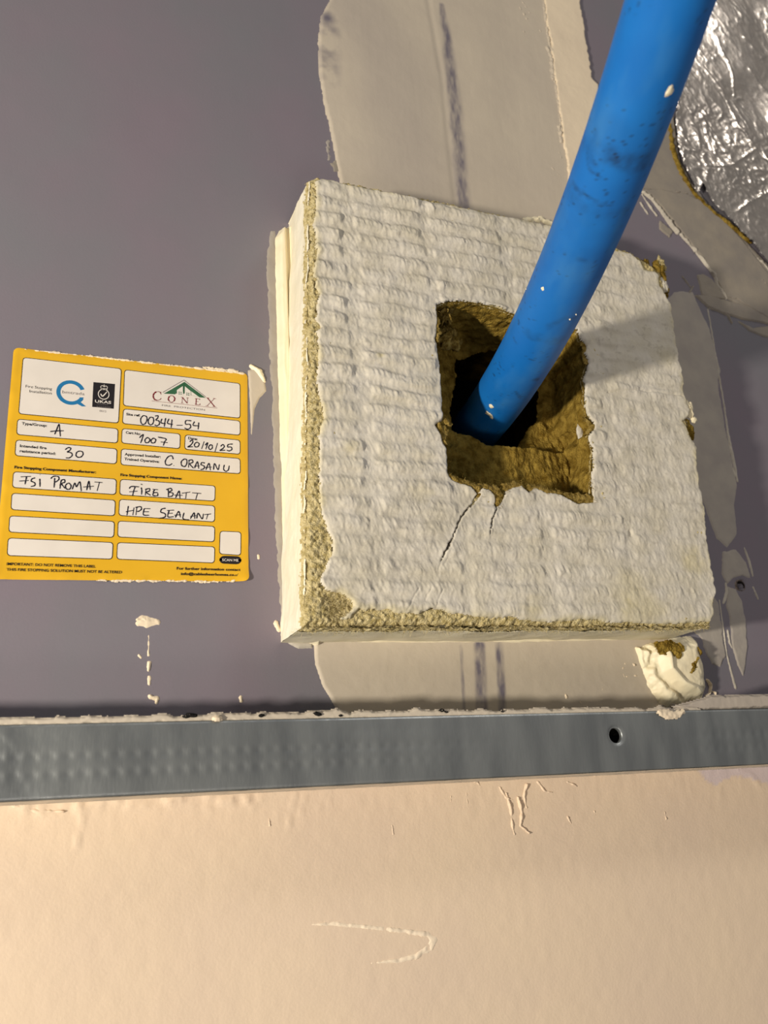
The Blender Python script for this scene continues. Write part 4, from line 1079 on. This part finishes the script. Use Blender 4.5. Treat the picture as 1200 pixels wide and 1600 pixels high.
ribbons('handwriting', c4_, [
    [(250, 148), (240, 190), (234, 220)], [(194, 150), (290, 146)], [(180, 190), (270, 184)],
    [(330, 160), (302, 168), (292, 190), (324, 206), (326, 230), (288, 242)], [(372, 168), (374, 206), (374, 244)], [(372, 130), (376, 130)],
    [(512, 160), (510, 210), (506, 252)], [(474, 168), (500, 146), (544, 148), (552, 172), (526, 196), (504, 194)],
    [(574, 186), (566, 220), (562, 262)], [(568, 184), (602, 176), (606, 200), (578, 216), (610, 260)],
    [(634, 210), (614, 232), (622, 262), (652, 266), (666, 236), (650, 212), (634, 210)],
    [(676, 268), (700, 208), (716, 244), (748, 196), (762, 286)],
    [(812, 276), (832, 190), (846, 272)], [(780, 246), (880, 238)], [(886, 198), (960, 204)], [(932, 202), (910, 282)]], IW, M['pen'])
ribbons('handwriting', c5_, [
    [(170, 168), (158, 200), (148, 242)], [(118, 182), (140, 164), (204, 168)], [(120, 210), (190, 204)],
    [(222, 172), (226, 200), (224, 234)], [(218, 144), (232, 148)],
    [(262, 188), (256, 240)], [(254, 190), (290, 182), (292, 202), (264, 214), (302, 240)],
    [(318, 188), (366, 192)], [(336, 192), (324, 214), (362, 216)], [(326, 216), (322, 240), (360, 242), (362, 220)],
    [(450, 186), (454, 220), (452, 252)], [(434, 192), (470, 180), (484, 196), (460, 212), (492, 222), (484, 246), (448, 252)],
    [(514, 262), (544, 202), (552, 266)], [(504, 238), (574, 240)], [(568, 222), (640, 212)], [(606, 218), (600, 268)], [(656, 218), (734, 224)], [(702, 222), (686, 276)]], IW, M['pen'])
ribbons('handwriting', c5_, [
    [(112, 330), (106, 370), (100, 410)], [(90, 380), (160, 366)], [(160, 344), (150, 408)],
    [(184, 342), (176, 408)], [(172, 344), (214, 336), (224, 356), (200, 376), (182, 376)],
    [(248, 350), (240, 404), (290, 410)], [(246, 352), (300, 354)], [(242, 380), (288, 380)],
    [(430, 350), (398, 356), (388, 382), (424, 396), (424, 424), (374, 436)],
    [(460, 366), (448, 422), (500, 422)], [(442, 368), (502, 366)], [(452, 394), (490, 392)],
    [(512, 430), (540, 376), (556, 428)], [(502, 410), (560, 404)], [(586, 388), (578, 440), (630, 448)],
    [(640, 440), (672, 388), (678, 440)], [(640, 420), (690, 412)], [(694, 438), (706, 392), (740, 440), (752, 396)], [(760, 404), (818, 398)], [(790, 402), (776, 444)]], IW, M['pen'])

# emblems: blue ring with a tail and the word across it
def ring_sector(name, ctr, ax, ay, r0, r1, a0, a1, h, m, n=40):
    V = []; Q = []
    for i in range(n + 1):
        t = math.radians(a0 + (a1 - a0) * i / n)
        for r in (r0, r1):
            V.append((ctr[0] + ax[0] * r * math.cos(t) + ay[0] * r * math.sin(t), ctr[1] + ax[1] * r * math.cos(t) + ay[1] * r * math.sin(t), h))
    for i in range(n): Q.append((2 * i, 2 * i + 1, 2 * i + 3, 2 * i + 2))
    return mesh_np(name, V, Q, m, lab, shade=False)
ctr = np.array(W(*c2_(664, 500), TH)); rx = np.array(W(*c2_(800, 514), TH)) - ctr; rx *= 0.99; ry = np.array(W(*c2_(670, 386), TH)) - ctr
ring_sector('blue_ring', ctr, rx, ry, 0.72, 1.0, 22, 335, TH, M['qblue'])
flat('blue_ring', WP([c2_(700, 592), c2_(742, 580), c2_(806, 630), c2_(768, 630)], TH), TH + 0.01, M['qblue'])
flat('blue_ring', WP([c2_(752, 546), c2_(786, 546), c2_(742, 600), c2_(700, 604)], TH), TH + 0.02, M['qblue'])
text('bmtrada', c2_(584, 506), c2_(792, 526), 4.6, m=M['grey_print'])
flat('accreditation_badge', WP([c2_(876, 402), c2_(1078, 420), c2_(1066, 652), c2_(864, 634)], TH), TH, M['ink'])
text('UKAS', c2_(890, 592), c2_(1042, 606), 4.2, m=M['white'], bold=0.02, h=TH + 0.05)
text('MANAGEMENT', c2_(912, 610), c2_(1016, 620), 1.5, m=M['grey_print'], h=TH + 0.05)
text('SYSTEMS', c2_(906, 634), c2_(1040, 646), 1.8, m=M['grey_print'], h=TH + 0.05)
text('0012', c2_(932, 680), c2_(996, 686), 3.0, m=M['grey_print'])
ctr = np.array(W(*c2_(972, 516), TH)); rx = np.array(W(*c2_(1026, 521), TH)) - ctr; ry = np.array(W(*c2_(974, 466), TH)) - ctr
ring_sector('badge_circle', ctr, rx, ry, 0.86, 1.0, 0, 360, TH + 0.05, M['white'])
ribbons('badge_tick', c2_, [[(944, 512), (962, 534), (1002, 494)]], 0.22, M['white'], TH + 0.05)
ribbons('badge_crown', c2_, [[(944, 442), (952, 468), (998, 472), (1008, 448)], [(944, 442), (960, 434), (976, 446), (992, 438), (1008, 448)], [(976, 424), (976, 446)], [(968, 432), (984, 433)], [(952, 460), (1000, 464)]], 0.10, M['white'], TH + 0.05)
# house emblem and company name
flat('house_emblem', WP([c3_(590, 200), c3_(770, 336), c3_(720, 332), c3_(592, 240), c3_(510, 306), c3_(412, 300), c3_(440, 286)], TH), TH, M['green'])
flat('house_emblem', WP([c3_(524, 262), c3_(588, 216), c3_(646, 274), c3_(646, 312), c3_(740, 336), c3_(590, 300), c3_(430, 300), c3_(524, 300)], TH), TH + 0.01, M['green'])
ribbons('emblem_roof', c3_, [[(404, 290), (586, 184)], [(586, 184), (772, 328)]], 0.16, M['grey_print'])
flat('emblem_gable', WP([c3_(526, 270), c3_(576, 236), c3_(578, 314), c3_(526, 308)], TH), TH + 0.03, M['white'])
flat('emblem_gable', WP([c3_(594, 238), c3_(644, 280), c3_(642, 322), c3_(592, 316)], TH), TH + 0.03, M['white'])
for wx_, wy_ in ((540, 284), (556, 286), (540, 298), (556, 300), (606, 292), (622, 294), (606, 306), (622, 308)):
    flat('emblem_window', WP([c3_(wx_, wy_), c3_(wx_ + 10, wy_ + 1), c3_(wx_ + 10, wy_ + 9), c3_(wx_, wy_ + 8)], TH), TH + 0.05, M['green'])
RD = M['red']
def glyph(strk, thick, thin):
    V = []; Q = []; h = TH + 0.06
    for j, (s, w) in enumerate(strk): ribbon_geo(WP([c3_(*p) for p in s], h), thick if w else thin, V, Q, h + 0.004 * (j % 5))
    return mesh_np('company_letter', V, Q, RD, lab, shade=False)
glyph([([(388, 300), (376, 284), (350, 284)], 0), ([(350, 284), (330, 300), (324, 324), (334, 348), (356, 358)], 1), ([(356, 358), (380, 352), (392, 338)], 0), ([(388, 284), (390, 308)], 0)], 0.26, 0.11)
glyph([([(462, 322), (452, 346), (462, 366)], 1), ([(462, 366), (480, 374), (500, 364)], 0), ([(500, 364), (508, 344), (498, 324)], 1), ([(498, 324), (480, 316), (462, 322)], 0)], 0.24, 0.11)
glyph([([(572, 330), (570, 380)], 0), ([(572, 332), (614, 382)], 1), ([(616, 336), (614, 384)], 0), ([(560, 330), (580, 332)], 0), ([(560, 380), (582, 382)], 0), ([(606, 335), (626, 337)], 0)], 0.24, 0.11)
glyph([([(690, 342), (688, 392)], 1), ([(680, 342), (718, 346), (718, 354)], 0), ([(690, 366), (708, 368)], 0), ([(678, 391), (718, 396), (722, 384)], 0)], 0.24, 0.11)
glyph([([(786, 336), (846, 410)], 1), ([(846, 342), (782, 404)], 0), ([(772, 334), (802, 338)], 0), ([(834, 340), (860, 344)], 0), ([(770, 403), (796, 407)], 0), ([(830, 410), (860, 413)], 0)], 0.28, 0.11)
ribbons('emblem_rule', c3_, [[(312, 362), (590, 392)], [(590, 392), (870, 424)]], 0.09, RD)
text('FIRE  PROTECTION', c3_(398, 406), c3_(764, 446), 2.8, m=M['grey_print'])
